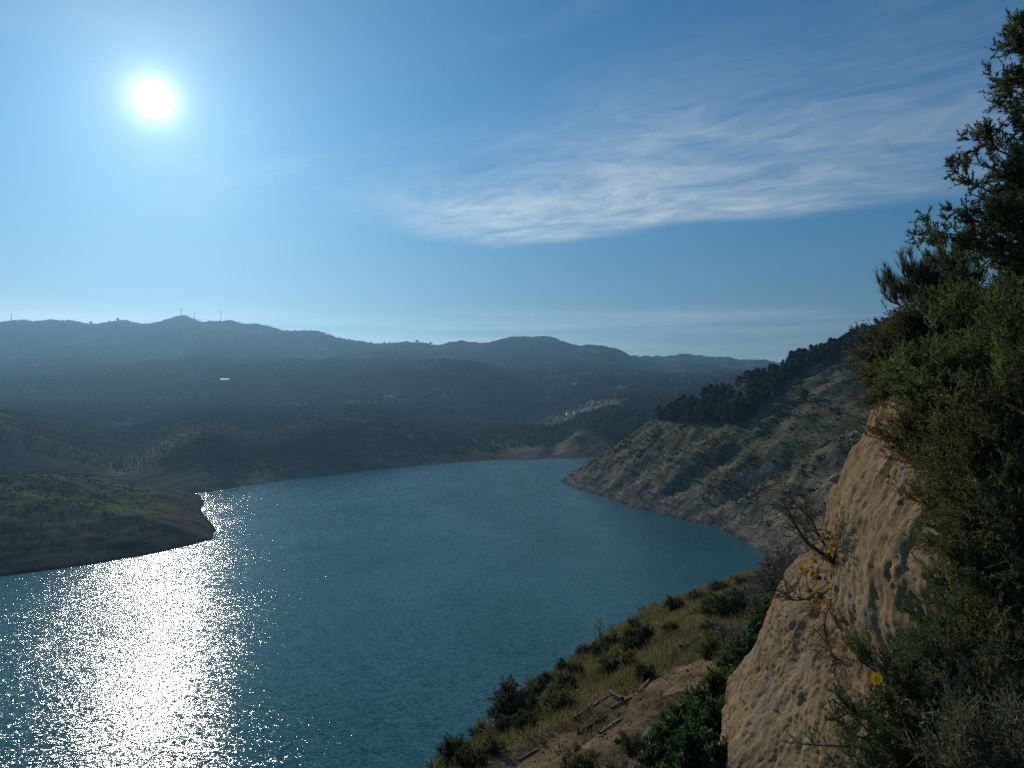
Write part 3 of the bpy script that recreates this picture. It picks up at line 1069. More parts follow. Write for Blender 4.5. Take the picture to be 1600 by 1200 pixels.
def build_woodland():
    n = 105000
    u = rng.uniform(-0.80, 0.50, n)
    Y = np.exp(rng.uniform(math.log(520), math.log(4000), n))
    X = u * Y
    Z = far_z(X, Y)
    dens = smooth(-0.55, 0.15, fbm2(X / 120, Y / 160, 301, 4)) * 0.93 + 0.07
    ok = (Z > 6 + 5 * fbm2(X / 40, Y / 40, 75, 2)) & (rng.random(n) < dens)
    # clearings: bare bank, quarry
    for cx, cy, r in ((70, 790, 40), (125, 1130, 55), (-1180, 2010, 90)):
        ok &= np.hypot(X - cx, (Y - cy) / 1.3) > r * (0.7 + 0.5 * rng.random(n))
    X, Y, Z = X[ok], Y[ok], Z[ok]
    ux = X / Y * FPX + 800
    spur = (1 - smooth(620, 760, Y)) * (1 - smooth(700, 800, ux))
    s = rng.uniform(2.6, 7.5, len(X)) * (0.5 + 0.5 * smooth(500, 1300, Y)) * (1 - .45 * smooth(2200, 2600, Y)) * (1 - .5 * spur)
    k = smooth(-0.3, 0.4, fbm2(X / 200, Y / 200, 307, 3))
    C = np.array([0.036, 0.046, 0.026]) + (np.array([0.072, 0.075, 0.042]) - np.array([0.036, 0.046, 0.026])) * k[:, None]
    blobs_mesh('woodland', np.stack([X, Y, Z], 1), s, C, M_FARLEAF, closed=False, kind='stuff')
    # trees lining the sky-line
    j = int(np.argmin(np.abs(FT - 9.0)))
    m = (FU > -0.75) & (FU < 0.5)
    pts = np.stack([FX[m, j], FY[m, j], FZ[m, j]], 1)
    q = pts[rng.integers(0, len(pts), 600)] + rng.normal(size=(600, 3)) * np.array([4, 12, 0.3])
    blobs_mesh('skyline_scrub', q, rng.uniform(1.6, 3.8, 600), np.array([[0.028, 0.035, 0.022]]), M_FARLEAF, kind='stuff')
    # olive rows on the hill by the river mouth
    xs, ys = np.meshgrid(np.arange(40, 420, 10.5), np.arange(1150, 1420, 12.5), indexing='ij')
    xs = (xs + 0.15 * (ys - 1250)).ravel(); ys = ys.ravel()
    xs = xs + rng.normal(size=len(xs)) * .7; ys = ys + rng.normal(size=len(ys)) * .7
    ok = (fbm2(xs / 90, ys / 120, 311, 2) > -0.25)
    xs, ys = xs[ok], ys[ok]
    blobs_mesh('olive_grove', np.stack([xs, ys, far_z(xs, ys) - 0.2], 1), rng.uniform(4, 6.2, len(xs)), np.array([[0.095, 0.110, 0.075]]), M_FARLEAF, kind='stuff')


build_woodland()


def house(px, py, w, dpt, h, label, rz=0.2, sheet=False, wins=3, group=None):
    p = far_point(px, py)
    t = thing('farm_building' if sheet else 'house', label, 'building' if sheet else 'house', p - np.array([0, 0, 0.6]), rz, 1.0, group)
    g = Geo(); g.box((0, 0, h / 2), (w, dpt, h)); g.build('wall', M_WALL, t)
    rh = 0.09 * dpt if sheet else 0.28 * dpt
    g = Geo()
    ov = 0.35
    a, b = w / 2 + ov, dpt / 2 + ov
    v = [(-a, -b, h), (a, -b, h), (a, b, h), (-a, b, h), (-a, 0, h + rh), (a, 0, h + rh)]
    v += [(x, y, z + 0.22) for x, y, z in v]
    g.add(v, [[6, 7, 11, 10], [9, 10, 11, 8], [0, 4, 5, 1], [3, 2, 5, 4], [0, 1, 7, 6], [2, 3, 9, 8]])
    g.add(v, [[0, 6, 10], [0, 10, 4], [3, 4, 10], [3, 10, 9], [1, 5, 11], [1, 11, 7], [2, 8, 11], [2, 11, 5]])
    g.add([(-a + ov, -b + ov, h), (-a + ov, b - ov, h), (-a + ov, 0, h + rh), (a - ov, -b + ov, h), (a - ov, b - ov, h), (a - ov, 0, h + rh)], [[0, 2, 1], [3, 4, 5]])
    g.build('roof', M_SHEET if sheet else M_ROOF, t)
    for i in range(wins):
        g = Geo(); g.box(((i - (wins - 1) / 2) * w / (wins + 0.6), -dpt / 2 - 0.02, h * 0.58), (1.2, 0.1, 1.3)); g.build('window', M_WIN, t)
    g = Geo(); g.box((w * 0.42, -dpt / 2 - 0.03, 1.3), (1.1, 0.1, 2.1)); g.build('door', M_DARKWOOD, t)
    return t


house(23, 561, 24, 9, 3.6, 'long low white farm building below the ridge near the left end', 0.1, True)
house(34, 560, 11, 7, 3.2, 'short white shed just beside the long low farm building', 0.1, True, 1)
house(347, 596, 20, 9, 3.6, 'white farm building with shining roof alone on the wooded mid slope', -0.15, True)
house(357, 597, 9, 6, 3.0, 'small annex with shining roof beside the lone mid slope farm building', -0.15, True, 1)
house(889, 650, 12, 8, 5.5, 'pale house on the bare cut above the river mouth', 0.4, False)
house(900, 647, 9, 7, 4.0, 'smaller pale house just uphill of the house on the bare cut', 0.2, False, 2)
house(968, 609, 12, 8, 5.0, 'white house at the top edge of the olive rows', -0.3, False)
house(977, 608, 8, 7, 4.0, 'small white outbuilding beside the house at the olive rows', -0.3, False, 1)
house(896, 601, 13, 7, 4.0, 'grey-white shed roof at the upper left of the olive rows', 0.2, True, 2)


house(609, 622, 16, 8, 3.4, 'low pale roof alone in the woods above the middle of the far shore', 0.1, True, 2)


def skyline_at(px):
    u = (px - 800) / FPX / math.cos(PITCH)
    i = int(np.argmin(np.abs(FU - u)))
    j = int(np.argmax((FZ[i] - CAM_Z) / FY[i]))
    return np.array([FX[i, j], FY[i, j], FZ[i, j]])


def mast(px, hpx, label, arms=1):
    p = skyline_at(px)
    h = hpx / FPX * p[1] + 2
    t = thing('radio_mast', label, 'mast', p - np.array([0, 0, 2]), 0.4, 1.0, 'masts on the far ridge')
    g = Geo()
    k = 6
    for a in range(3):
        an = a * 2.094
        P = np.array([[[math.cos(an) * (1.5 - 1.2 * z), math.sin(an) * (1.5 - 1.2 * z), z * h] for z in np.linspace(0, 1, k)]])
        g.tubes(P, np.full((1, k), 0.30), 4, (1, 1, 1))
        for q in range(k - 1):
            z0, z1 = q / (k - 1), (q + 1) / (k - 1)
            r0, r1 = 1.5 - 1.2 * z0, 1.5 - 1.2 * z1
            g.tubes(np.array([[[math.cos(an) * r0, math.sin(an) * r0, z0 * h], [math.cos(an + 2.094) * r1, math.sin(an + 2.094) * r1, z1 * h]]]), np.full((1, 2), 0.16), 4)
    g.build('lattice_tower', M_STEEL, t)
    g = Geo(); g.tubes(np.array([[[0, 0, h - 1], [0, 0, h + 5]]]), np.array([[0.22, 0.1]]), 5); g.build('antenna', M_STEEL, t)
    for q in range(arms):
        g = Geo(); g.box((0.9, 0, h * (0.72 + .14 * q)), (1.4, 1.4, 1.6)); g.build('dish_panel', M_STEEL, t)


mast(16, 11, 'short mast standing alone at the far left end of the ridge')
mast(280, 12, 'mast on the left shoulder of the highest ridge knoll', 2)
mast(301, 9, 'mast on the very top of the highest ridge knoll')
mast(346, 17, 'tallest mast, on the ridge just right of the highest knoll', 2)


def ridge_tree(px, s, label):
    p = skyline_at(px)
    t = thing('tree', label, 'tree', p - np.array([0, 0, 1.0]), 0, 1.0, 'lone trees on the far ridge')
    g = Geo(); g.tubes(np.array([[[0, 0, 0], [0.2, 0, s * .35], [0, 0.1, s * 0.7]]]), np.array([[.5, .4, .2]]), 5); g.build('trunk_limbs', M_BARK, t)
    g = Geo()
    n = 420
    c = unit(rng.normal(size=(n, 3))) * rng.random((n, 1)) ** .4 * np.array([s * .8, s * .6, s * .38]) + np.array([0, 0, s * .75])
    g.leaves(c, rng.normal(size=(n, 3)), 1.8, 1.5, np.array([0.03, 0.04, 0.025]), True)
    g.build('crown', M_LEAF, t)


ridge_tree(140, 7, 'dark round tree on the sky line, left one of the pair left of the masts')
ridge_tree(183, 7, 'dark round tree on the sky line, right one of the pair left of the masts')
ridge_tree(653, 8, 'broad tree on the sky line in the saddle left of the rounded peak')
ridge_tree(672, 6, 'lower tree on the sky line just right of the broad saddle tree')


# ------------------------------------------------------------------ right hillside: pines, scrub
def pine(seed, H):
    global rng
    keep = rng; rng = np.random.default_rng(seed)
    t = thing('pine_tree', 'pine', 'pine tree')
    lean = rng.normal(size=2) * 0.03 * H
    z = np.linspace(0, 1, 7)
    tr = np.stack([lean[0] * z ** 2, lean[1] * z ** 2, z * H * 0.93], -1)[None]
    g = Geo(); g.tubes(tr, (0.02 * H * (1 - .85 * z))[None] * 0.8, 6)
    n = 34
    zz = rng.uniform(0.16, 0.93, n)
    prof = np.interp(zz, [0.1, 0.25, 0.45, 0.7, 0.88, 1.0], [0.12, 0.25, 0.25, 0.19, 0.11, 0.03]) * H * rng.uniform(0.6, 1.2, n)
    an = rng.random(n) * 6.283
    A, _ = along(tr, np.zeros(n, int), zz / 0.97)
    D = unit(np.stack([np.cos(an), np.sin(an), rng.uniform(0.1, 0.6, n)], 1))
    P = arcs(A, D, prof, 4, 0.12)
    g.tubes(P, np.broadcast_to(np.linspace(.09, .03, 4)[None], P.shape[:2]), 4)
    g.build('trunk_limbs', M_BARK, t)
    g = Geo()
    i = np.repeat(np.arange(n), 46)
    s, tg = along(P, i, 0.3 + 0.7 * rng.random(len(i)) ** .7)
    s = s + rng.normal(size=s.shape) * 0.032 * H
    tone = (0.65 + 0.7 * rng.random(n))[i][:, None]
    g.leaves(s, unit(tg * .5 + rng.normal(size=s.shape) * .8 + np.array([0, 0, .35])), 0.075 * H * rng.uniform(.6, 1.2, len(i)), 0.032 * H, np.array([0.034, 0.048, 0.026]) * tone, True)
    top, _ = along(tr, np.zeros(60, int), np.full(60, .95) + 0.05 * rng.random(60))
    g.leaves(top + rng.normal(size=(60, 3)) * 0.02 * H, unit(rng.normal(size=(60, 3)) + np.array([0, 0, .9])), 0.07 * H, 0.028 * H, np.array([0.034, 0.048, 0.026]), True)
    g.build('crown', M_LEAF, t)
    rng = keep
    return t


def build_pines():
    protos = [pine(400 + i, 12.0 * (0.9 + 0.05 * i)) for i in range(5)]
    LX = [1026, 1060, 1090, 1150, 1185, 1240, 1300, 1352, 1395]
    LY = [659, 664, 664, 668, 642, 594, 568, 547, 530]
    spots = []
    tries = 0
    lab = 'dark green pine standing in the dense wood along the hill crest'
    grp = 'pines of the wood on the right hill crest'
    while len(spots) < 285 and tries < 6000:
        tries += 1
        px = rng.uniform(1026, 1400)
        lo = np.interp(px, LX, LY)
        py = lo - rng.uniform(0, 1) ** 1.0 * np.interp(px, [1026, 1150, 1250, 1400], [10, 62, 46, 30])
        h = hit(h_right, px, py, 180, 640, 500)
        if h is None:
            # just behind the crest
            h = hit(h_right, px, lo, 180, 640, 500)
            if h is None:
                continue
            h = h + np.array([rng.uniform(0, 14), rng.uniform(8, 45), 0])
            h[2] = h_right(h[0:1], h[1:2])[0]
        if all((h[0] - a[0]) ** 2 + (h[1] - a[1]) ** 2 > 2.2 ** 2 for a in spots):
            spots.append(h)
    spots.sort(key=lambda p: (p[0] / p[1]))
    for k, p in enumerate(spots):
        s = rng.uniform(0.50, 0.92) * (0.95 if p[1] > 440 else 1.02)
        l = lab
        if k == 0:
            l = 'lowest small pine at the lake end of the wood'
            s = 0.6
        if k < 5:
            o = protos[k]
            o.location = (p[0], p[1], p[2] - 0.3); o.rotation_euler = (0, 0, rng.random() * 6.28); o.scale = (s, s, s)
            o['label'] = l; o['group'] = grp
        else:
            dup(protos[rng.integers(0, 5)], (p[0], p[1], p[2] - 0.3), rng.random() * 6.28, (s * rng.uniform(.9, 1.15), s * rng.uniform(.9, 1.15), s), l, grp)
    h = hit(h_right, 1257, 628, 180, 640)
    if h is not None:
        dup(protos[2], (h[0], h[1], h[2] - 0.3), 1.0, (0.85, .85, 0.62), 'dark bushy tree alone on the open slope below the wood', 'pines of the wood on the right hill crest')
    # utility pole among the pines
    h = hit(h_right, 1349, 545, 180, 640)
    if h is not None:
        t = thing('utility_pole', 'thin utility pole with a crossarm rising among the topmost pines', 'utility pole', h - np.array([0, 0, .5]))
        hh = 47 / FPX * h[1]
        g = Geo(); g.tubes(np.array([[[0, 0, 0], [0, 0, hh]]]), np.array([[.2, .13]]), 7); g.build('post', M_POLE, t)
        g = Geo(); g.box((0, 0, hh - .5), (2.4, .15, .18)); g.build('crossarm', M_POLE, t)
        for q in (-1, 0, 1):
            g = Geo(); g.tubes(np.array([[[q, 0, hh - .42], [q, 0, hh - .05]]]), np.array([[.07, .05]]), 6); g.build('insulator', M_STEEL, t)


build_pines()


def tufts(name, pos, size, col, mat, per=10, flat=0.7, kind='stuff', wid=0.8):
    """low leafy clumps: a handful of upright blades each"""
    n = len(pos)
    i = np.repeat(np.arange(n), per)
    off = unit(rng.normal(size=(len(i), 3))) * rng.random((len(i), 1)) ** .5
    off[:, 2] = np.abs(off[:, 2]) * flat
    b = pos[i] + off * size[i][:, None] * 0.5
    d = unit(off + rng.normal(size=off.shape) * .4 + np.array([0, 0, .5]))
    g = Geo()
    c = (col if col.ndim == 2 else col[None]) * np.ones((n, 1))
    g.leaves(b, d, size[i] * 0.55, size[i] * wid * 0.5, c[i] * (0.7 + 0.6 * rng.random((len(i), 1))), False)
    return g.build(name, mat, None, kind=kind)


def scatter(hf, n, xr, yr, power=1.0):
    x = rng.uniform(*xr, n); y = yr[0] + (yr[1] - yr[0]) * rng.random(n) ** power
    return x, y, hf(x, y)


def build_scrub():
    # right hillside, denser higher up
    x, y, z = scatter(h_right, 95000, (20, 260), (215, 560))
    n = fbm2(x / 14, y / 14, 331, 4)
    ok = (z > 2) & (rng.random(len(x)) < smooth(3, 24, z + 12 * n) * (0.08 + 0.92 * smooth(-.15, .35, n)) * 0.9)
    x, y, z = x[ok], y[ok], z[ok]
    s = rng.gamma(2.4, 0.30, len(x)).clip(.25, 2.8)
    k = rng.random((len(x), 1))
    C = np.where(k < .55, np.array([[0.045, 0.050, 0.028]]), np.where(k < .85, np.array([[0.090, 0.086, 0.046]]), np.array([[0.14, 0.115, 0.07]])))
    tufts('scrub', np.stack([x, y, z], 1), s, C, M_FARLEAF, 8)
    # loose stones on the drained slope
    x, y, z = scatter(h_right, 26000, (20, 200), (215, 560))
    ok = (z > 0.2) & (z < 30) & (rng.random(len(x)) < 1 - z / 34)
    x, y, z = x[ok], y[ok], z[ok]
    blobs_mesh('rubble', np.stack([x, y, z], 1), rng.gamma(2.0, .22, len(x)).clip(.2, 1.6), np.array([[0.19, 0.165, 0.135]]), M_HILL, 0.5, kind='stuff')
    # headland
    x, y, z = scatter(h_head, 42000, (-420, -128), (225, 520))
    n = fbm2(x / 14, y / 14, 341, 4)
    ok = (z > 4) & (rng.random(len(x)) < smooth(4, 16, z + 6 * n) * (0.3 + 0.7 * smooth(-.2, .4, n)))
    x, y, z = x[ok], y[ok], z[ok]
    k = rng.random((len(x), 1))
    C = np.where(k < .5, np.array([[0.05, 0.06, 0.03]]), np.array([[0.10, 0.13, 0.045]]))
    tufts('low_scrub', np.stack([x, y, z], 1), rng.gamma(2.6, 0.22, len(x)).clip(.25, 1.9), C, M_FARLEAF, 7)


build_scrub()


# ------------------------------------------------------------------ bank: shrubs, grass, timber, stones
def cushion(name, label, seed, cols, dead=False, broad=False):
    t = thing(name, label, 'shrub')
    make_plant(t, (0, 0, 0), [((0, 0, .42), (.55, .55, .5))], cols, n_limb=26, n_sub=6, n_twig=6 if not dead else 5, n_leaf=11 if not dead else 2, l_sub=.26, l_twig=.2,
               leaf=(.075, .022) if not broad else (.075, .055), r0=.03, seed=seed, twig_r=.006, leafmat=M_LEAF if not dead else M_TWIG, bark=M_TWIG if dead else M_BARK, broad=broad)
    return t


DK = [(0.024, 0.029, 0.017), (0.030, 0.033, 0.019), (0.036, 0.034, 0.021)]
GR = [(0.034, 0.046, 0.022), (0.040, 0.050, 0.024), (0.030, 0.038, 0.021)]
PALE = [(0.070, 0.066, 0.040), (0.058, 0.060, 0.032), (0.052, 0.047, 0.032)]
DEAD = [(0.9, 0.85, 0.8), (1.2, 1.1, 1.0), (0.7, 0.6, 0.5)]
IVY = [(0.026, 0.052, 0.017), (0.034, 0.068, 0.020), (0.020, 0.036, 0.015), (0.030, 0.034, 0.020)]
LIME = [(0.066, 0.088, 0.024), (0.055, 0.074, 0.024)]
RUST = [(0.10, 0.068, 0.030), (0.085, 0.062, 0.032)]
kinds = {}
for kn, kc, extra in (('dark', DK, {}), ('green', GR, {}), ('pale', PALE, {}), ('lime', LIME, {}), ('rust', RUST, {}), ('dead', DEAD, dict(dead=True)), ('ivy', IVY, dict(broad=True))):
    kinds[kn] = [None, [cushion('bramble_bush' if kn == 'ivy' else 'dry_bush' if kn == 'dead' else 'grass_tuft' if kn == 'rust' else 'shrub', 'x', 500 + 10 * len(kinds) + q, kc, **extra) for q in range(2)]]
used = set()


def bank_hit(px, py):
    """point on the top of the bank seen through a pixel; never over its edge"""
    for k in range(30):
        p = hit(h_bank, px, py + 3 * k, 4, 130)
        if p is not None and sdf(p[0:1], p[1:2], BANK_EDGE)[0] > -0.25:
            return p
    return p


def put_bush(kind, px, py, hpx, wide, label, group=None):
    p = bank_hit(px, py + hpx * 0.5)
    s = hpx / FPX * p[1] / (1.15 if kind == 'dark' else 1.0)
    src = kinds[kind][1][rng.integers(0, 2)]
    p[2] -= 0.06 * s
    sc = (s * wide, s * wide, s)
    if src.name not in used:
        used.add(src.name)
        src.location = [float(v) for v in p]; src.scale = sc; src.rotation_euler = (0, 0, rng.random() * 6.28)
        src['label'] = label
        if group:
            src['group'] = group
        return src
    return dup(src, p, rng.random() * 6.28, sc, label, group)


GB = 'cushion shrubs on the near bank'
for a in (
    ('dark', 878, 1024, 26, 1.0, 'dark round shrub breaking the bank edge against the water, above the twin dark shrubs', GB),
    ('dark', 911, 1014, 22, 1.1, 'dark shrub on the bank edge just right of the lone round edge shrub', GB),
    ('dark', 853, 1060, 28, 1.0, 'dark upright shrub, left one of the twin dark shrubs above the lime tuft', GB),
    ('dark', 884, 1063, 34, 1.15, 'dark broad shrub, right one of the twin dark shrubs above the lime tuft', GB),
    ('dark', 899, 1043, 24, 1.0, 'dark small shrub between the twin shrubs and the bank edge', GB),
    ('green', 800, 1093, 62, 1.0, 'largest dark green shrub on the lower bank edge', GB),
    ('dark', 790, 1130, 34, 1.0, 'blackish shrub directly below the largest green shrub', GB),
    ('dark', 823, 1124, 40, 1.15, 'dark wide shrub right of the blackish shrub, above the bare soil', GB),
    ('pale', 877, 1092, 44, 1.05, 'grey-green bushy shrub below the lime green tuft', GB),
    ('green', 838, 1076, 30, 1.1, 'olive green shrub left of the lime green tuft', GB),
    ('lime', 863, 1084, 24, 0.9, 'bright lime green tuft among the dark bank shrubs', GB),
    ('lime', 852, 1120, 16, 1.1, 'small lime green tuft at the upper rim of the bare soil', GB),
    ('green', 711, 1172, 44, 1.1, 'green shrub lowest on the bank edge at the bottom of the picture', GB),
    ('dark', 735, 1182, 40, 1.2, 'dark grey shrub beside the lowest green shrub', GB),
    ('pale', 748, 1146, 26, 1.2, 'pale dry shrub on the edge above the lowest green shrub', GB),
    ('pale', 768, 1165, 30, 1.2, 'straw coloured shrub between the lowest shrubs and the soil', GB),
    ('dark', 990, 972, 18, 1.0, 'small dark shrub on the edge right behind the big round dark shrub', GB),
    ('dark', 999, 986, 42, 1.1, 'big round dark shrub high on the bank edge', GB),
    ('dark', 984, 1003, 30, 1.15, 'dark shrub tucked under the left side of the big round dark shrub', GB),
    ('dark', 956, 1000, 26, 1.2, 'dark low shrub on the edge left of the big round dark shrub', GB),
    ('dark', 938, 1012, 28, 1.2, 'dark low shrub on the edge above the thin green sprig', GB),
    ('green', 952, 1038, 32, 1.15, 'olive dark shrub left of the rusty grass tuft', GB),
    ('lime', 966, 1022, 22, 1.0, 'lime green tuft touching the rusty grass tuft', GB),
    ('rust', 983, 1028, 26, 0.9, 'rusty orange dry grass tuft in the middle of the bank', 'rusty grass tufts'),
    ('dark', 1048, 978, 22, 1.1, 'lone dark shrub in the dry grass above the fallen branches', GB),
    ('dark', 1054, 940, 30, 1.1, 'dark shrub at the left end of the upper edge hedge', GB),
    ('dark', 1087, 931, 20, 1.6, 'low reddish dark shrub along the upper bank edge', GB),
    ('dark', 1124, 916, 22, 1.5, 'dark low shrub on the upper edge beside the white stone', GB),
    ('dark', 1161, 906, 20, 1.2, 'small dark shrub at the far corner of the bank', GB),
    ('rust', 1186, 902, 24, 1.2, 'rusty orange dry grass tuft at the far corner of the bank', 'rusty grass tufts'),
    ('dark', 1009, 1045, 34, 1.0, 'brownish dark shrub at the upper end of the long pale pole', GB),
    ('dark', 1108, 977, 26, 1.1, 'dark shrub above the broken branches', GB),
    ('green', 1114, 1010, 38, 1.05, 'dark green shrub at the top of the bare soil', GB),
    ('green', 1145, 942, 44, 1.3, 'wide grey-green shrub on the upper bank', GB),
    ('green', 1115, 946, 30, 1.3, 'low grey-green shrub left of the wide upper shrub', GB),
    ('pale', 905, 1190, 40, 1.4, 'dry grey weed clump at the bottom of the bare soil', GB),
    ('pale', 985, 1160, 34, 1.3, 'dry brown weed clump beside the wooden block', GB),
):
    put_bush(*a)
GD = 'dry brown bushes below the cliff'
for a, l in (((1136, 985, 44, 1.2), 'leafless brown bush at the bare soil scar right of the white stones'), ((1158, 998, 46, 1.1), 'leafless brown bush touching the left side of the upper brambles'),
             ((1196, 905, 46, 1.0), 'leafless brown bush where the bank corner meets the lake'), ((1214, 885, 50, 1.0), 'topmost leafless bush between the lake and the cliff rim'),
             ((1190, 950, 50, 1.0), 'leafless bush right of the wide grey-green shrub'), ((1176, 925, 40, 1.1), 'leafless bush just below the rusty tuft at the bank corner'),
             ((1140, 1030, 44, 1.0), 'leafless bush at the right upper corner of the bare soil'), ((1010, 1195, 46, .9), 'leafless twiggy bush right of the bottom weeds, under the wooden block'),
             ((965, 1198, 44, .9), 'leafless twiggy bush at the bottom edge left of the wooden block'), ((1230, 870, 50, 1.0), 'leafless bush behind the tip of the crooked yellow-leaved shrub')):
    put_bush('dead', *a, l, GD)
GI = 'bramble bushes at the cliff foot'
for a, l in (((1200, 960, 46, .9), 'small green bramble second from the top along the cliff edge'), ((1186, 990, 44, 1.0), 'small green bramble third from the top along the cliff edge'),
             ((1172, 1020, 50, 1.0), 'green bramble fourth from the top along the cliff edge'), ((1160, 1050, 60, 1.0), 'green bramble beside the upper bare soil, against the cliff edge'),
             ((1140, 1080, 66, 1.0), 'broad bramble at mid height of the cliff foot'), ((1110, 1095, 66, 1.0), 'bramble bulging left over the tan soil at mid height'),
             ((1122, 1130, 80, 1.0), 'large bramble pressed against the lower cliff edge'), ((1085, 1130, 66, 1.0), 'bramble on the left rim of the strip, level with the large one'),
             ((1062, 1165, 74, 1.0), 'bramble nearest to the wooden block'), ((1105, 1185, 90, 1.0), 'biggest bramble at the bottom edge, touching the cliff'),
             ((1035, 1195, 66, 1.0), 'lowest left bramble at the bottom edge of the picture'), ((1222, 915, 36, .9), 'topmost tiny bramble above the slab of the cliff'),
             ((1085, 1200, 80, 1.0), 'bramble at the bottom edge between the biggest and the lowest left one')):
    put_bush('ivy', *a, l, GI)
for kn in kinds:
    for src in kinds[kn][1]:
        if src.name not in used:
            for ch in list(src.children):
                bpy.data.objects.remove(ch)
            bpy.data.objects.remove(src)


def build_grass():
    n = 150000
    y = np.exp(rng.uniform(math.log(9), math.log(84), n)); x = rng.uniform(-0.16, 0.42, n) * y - 0.4
    e = sdf(x, y, BANK_EDGE); w = soil_w(x, y)
    ok = (e > -1.2) & (rng.random(n) < 1 - 0.90 * w)
    x, y, w = x[ok], y[ok], w[ok]
    z = h_bank(x, y)
    k = fbm2(x / 4, y / 4, 351, 4)
    C = lerp(np.broadcast_to(np.array([0.130, 0.128, 0.056]), (len(x), 3)), np.array([0.235, 0.182, 0.105]), smooth(-.4, .2, k + 0.25 * rng.normal(size=len(x))))
    C = lerp(C, np.array([0.20, 0.13, 0.06]), smooth(.25, .5, fbm2(x / 3, y / 3, 357, 3)) * .6)
    C = C * (0.7 + 0.6 * rng.random((len(x), 1)))
    L = rng.uniform(0.08, 0.34, len(x)) * (0.5 + 0.5 * smooth(0, .5, 1 - w)) * (0.7 + y / 60)
    g = Geo()
    d = np.stack([rng.normal(size=len(x)) * .45, rng.normal(size=len(x)) * .45, np.ones(len(x))], 1)
    g.leaves(np.stack([x, y, z - .02], 1), d, L, 0.012 + y * 0.0007, C)
    g.build('grass', M_GRASS, None, kind='stuff')
    # weeds and dead stems among the grass
    n = 5200
    y = np.exp(rng.uniform(math.log(10), math.log(80), n)); x = rng.uniform(-0.16, 0.42, n) * y - 0.4
    e = sdf(x, y, BANK_EDGE); w = soil_w(x, y)
    k = fbm2(x / 3.2, y / 3.2, 371, 3)
    ok = (e > -0.4) & (rng.random(n) < (1 - 0.75 * w) * (0.2 + 0.8 * smooth(-.15, .35, k)))
    x, y = x[ok], y[ok]
    q = rng.random((len(x), 1))
    C = np.where(q < .35, np.array([[0.060, 0.070, 0.032]]), np.where(q < .7, np.array([[0.130, 0.105, 0.062]]), np.array([[0.095, 0.068, 0.042]])))
    tufts('weeds', np.stack([x, y, h_bank(x, y)], 1), rng.gamma(2.6, .11, len(x)).clip(.08, .9) * (0.7 + y / 70), C, M_LEAF, 16, 0.8, wid=0.16)
    # clods and pebbles on the bare soil
    x, y = rng.uniform(-2, 16, 30000), rng.uniform(9, 50, 30000)
    w = soil_w(x, y)
    ok = rng.random(len(x)) < w * (0.35 + 0.65 * smooth(-.1, .4, fbm2(x / 1.5, y / 1.5, 361, 3)))
    x, y = x[ok], y[ok]
    blobs_mesh('soil_clods', np.stack([x, y, h_bank(x, y)], 1), rng.gamma(1.4, .026, len(x)).clip(.015, .24), np.array([[0.17, 0.125, 0.08]]), M_BANK, 0.5, kind='stuff')


build_grass()


def log_between(name, label, cat, a, b, rad, mat, group=None, lift=0.0, kink=0.05, stub=0):
    rad = rad * 0.8
    p = hit(h_bank, *a, 4, 120); q = hit(h_bank, *b, 4, 120)
    if p is None or q is None:
        return
    c = (p + q) / 2
    p, q = p - c, q - c
    t = np.linspace(0, 1, 9)[:, None]
    P = p * (1 - t) + q * t
    gz = h_bank(P[:, 0] + c[0], P[:, 1] + c[1]) - c[2]
    line = P[:, 2].copy()
    lift_ = max(0.0, float((gz - line).max()) * 0.7)
    P[:, 2] = line + lift_ + rad * .6 + lift
    P = P + rng.normal(size=P.shape) * kink * np.linalg.norm(q - p) * 0.12
    g = Geo()
    g.tubes(P[None], (rad * (1 - .35 * t[:, 0]) * (0.9 + .2 * rng.random(9)))[None], 8)
    for k in range(stub):
        i = rng.integers(2, 7)
        d = unit(rng.normal(size=3) + np.array([0, 0, .6]))
        g.tubes(np.stack([P[i], P[i] + d * rad * 4, P[i] + d * rad * 7 + np.array([0, 0, .05])])[None], np.array([[rad * .5, rad * .4, rad * .25]]), 6)
    o = g.build(name, mat, None, True)
    o.location = [float(v) for v in c]
    o['label'] = label; o['category'] = cat
    if group:
        o['group'] = group


GL = 'old timber lying on the bank'
log_between('wooden_pole', 'long pale pole lying on the grass left of the dark timber pile', 'pole', (897, 1124), (957, 1084), .05, M_POLE, GL)
log_between('wooden_pole', 'long pale pole along the rim of the bare soil, below the brownish shrub', 'pole', (996, 1083), (1048, 1031), .05, M_POLE, GL)
log_between('wooden_pole', 'short pale pole at the top corner of the bare soil', 'pole', (1083, 1035), (1100, 1014), .055, M_POLE, GL)
log_between('fallen_branch', 'thin fallen branch, upper one of the pair below the lone dark shrub', 'branch', (1046, 1009), (1096, 987), .06, M_POLE, GL)
log_between('fallen_branch', 'thin fallen branch, lower one of the pair ending at the white stones', 'branch', (1062, 1015), (1104, 992), .06, M_POLE, GL)
log_between('timber_beam', 'thick dark beam end sticking out of the timber pile', 'beam', (952, 1089), (974, 1101), .085, M_DARKWOOD, GL, .10)
log_between('fallen_log', 'dark thick log with pale top lying across the upper soil', 'log', (906, 1148), (948, 1122), .075, M_DARKWOOD, GL)
log_between('fallen_log', 'short grey log under the dark beam end', 'log', (955, 1108), (986, 1092), .06, M_POLE, GL)
log_between('fallen_branch', 'crooked branch lying below the dark thick log', 'branch', (938, 1147), (974, 1123), .05, M_POLE, GL)
log_between('fallen_branch', 'bleached thin branch near the lowest end of the soil', 'branch', (810, 1190), (842, 1172), .04, M_POLE, GL)


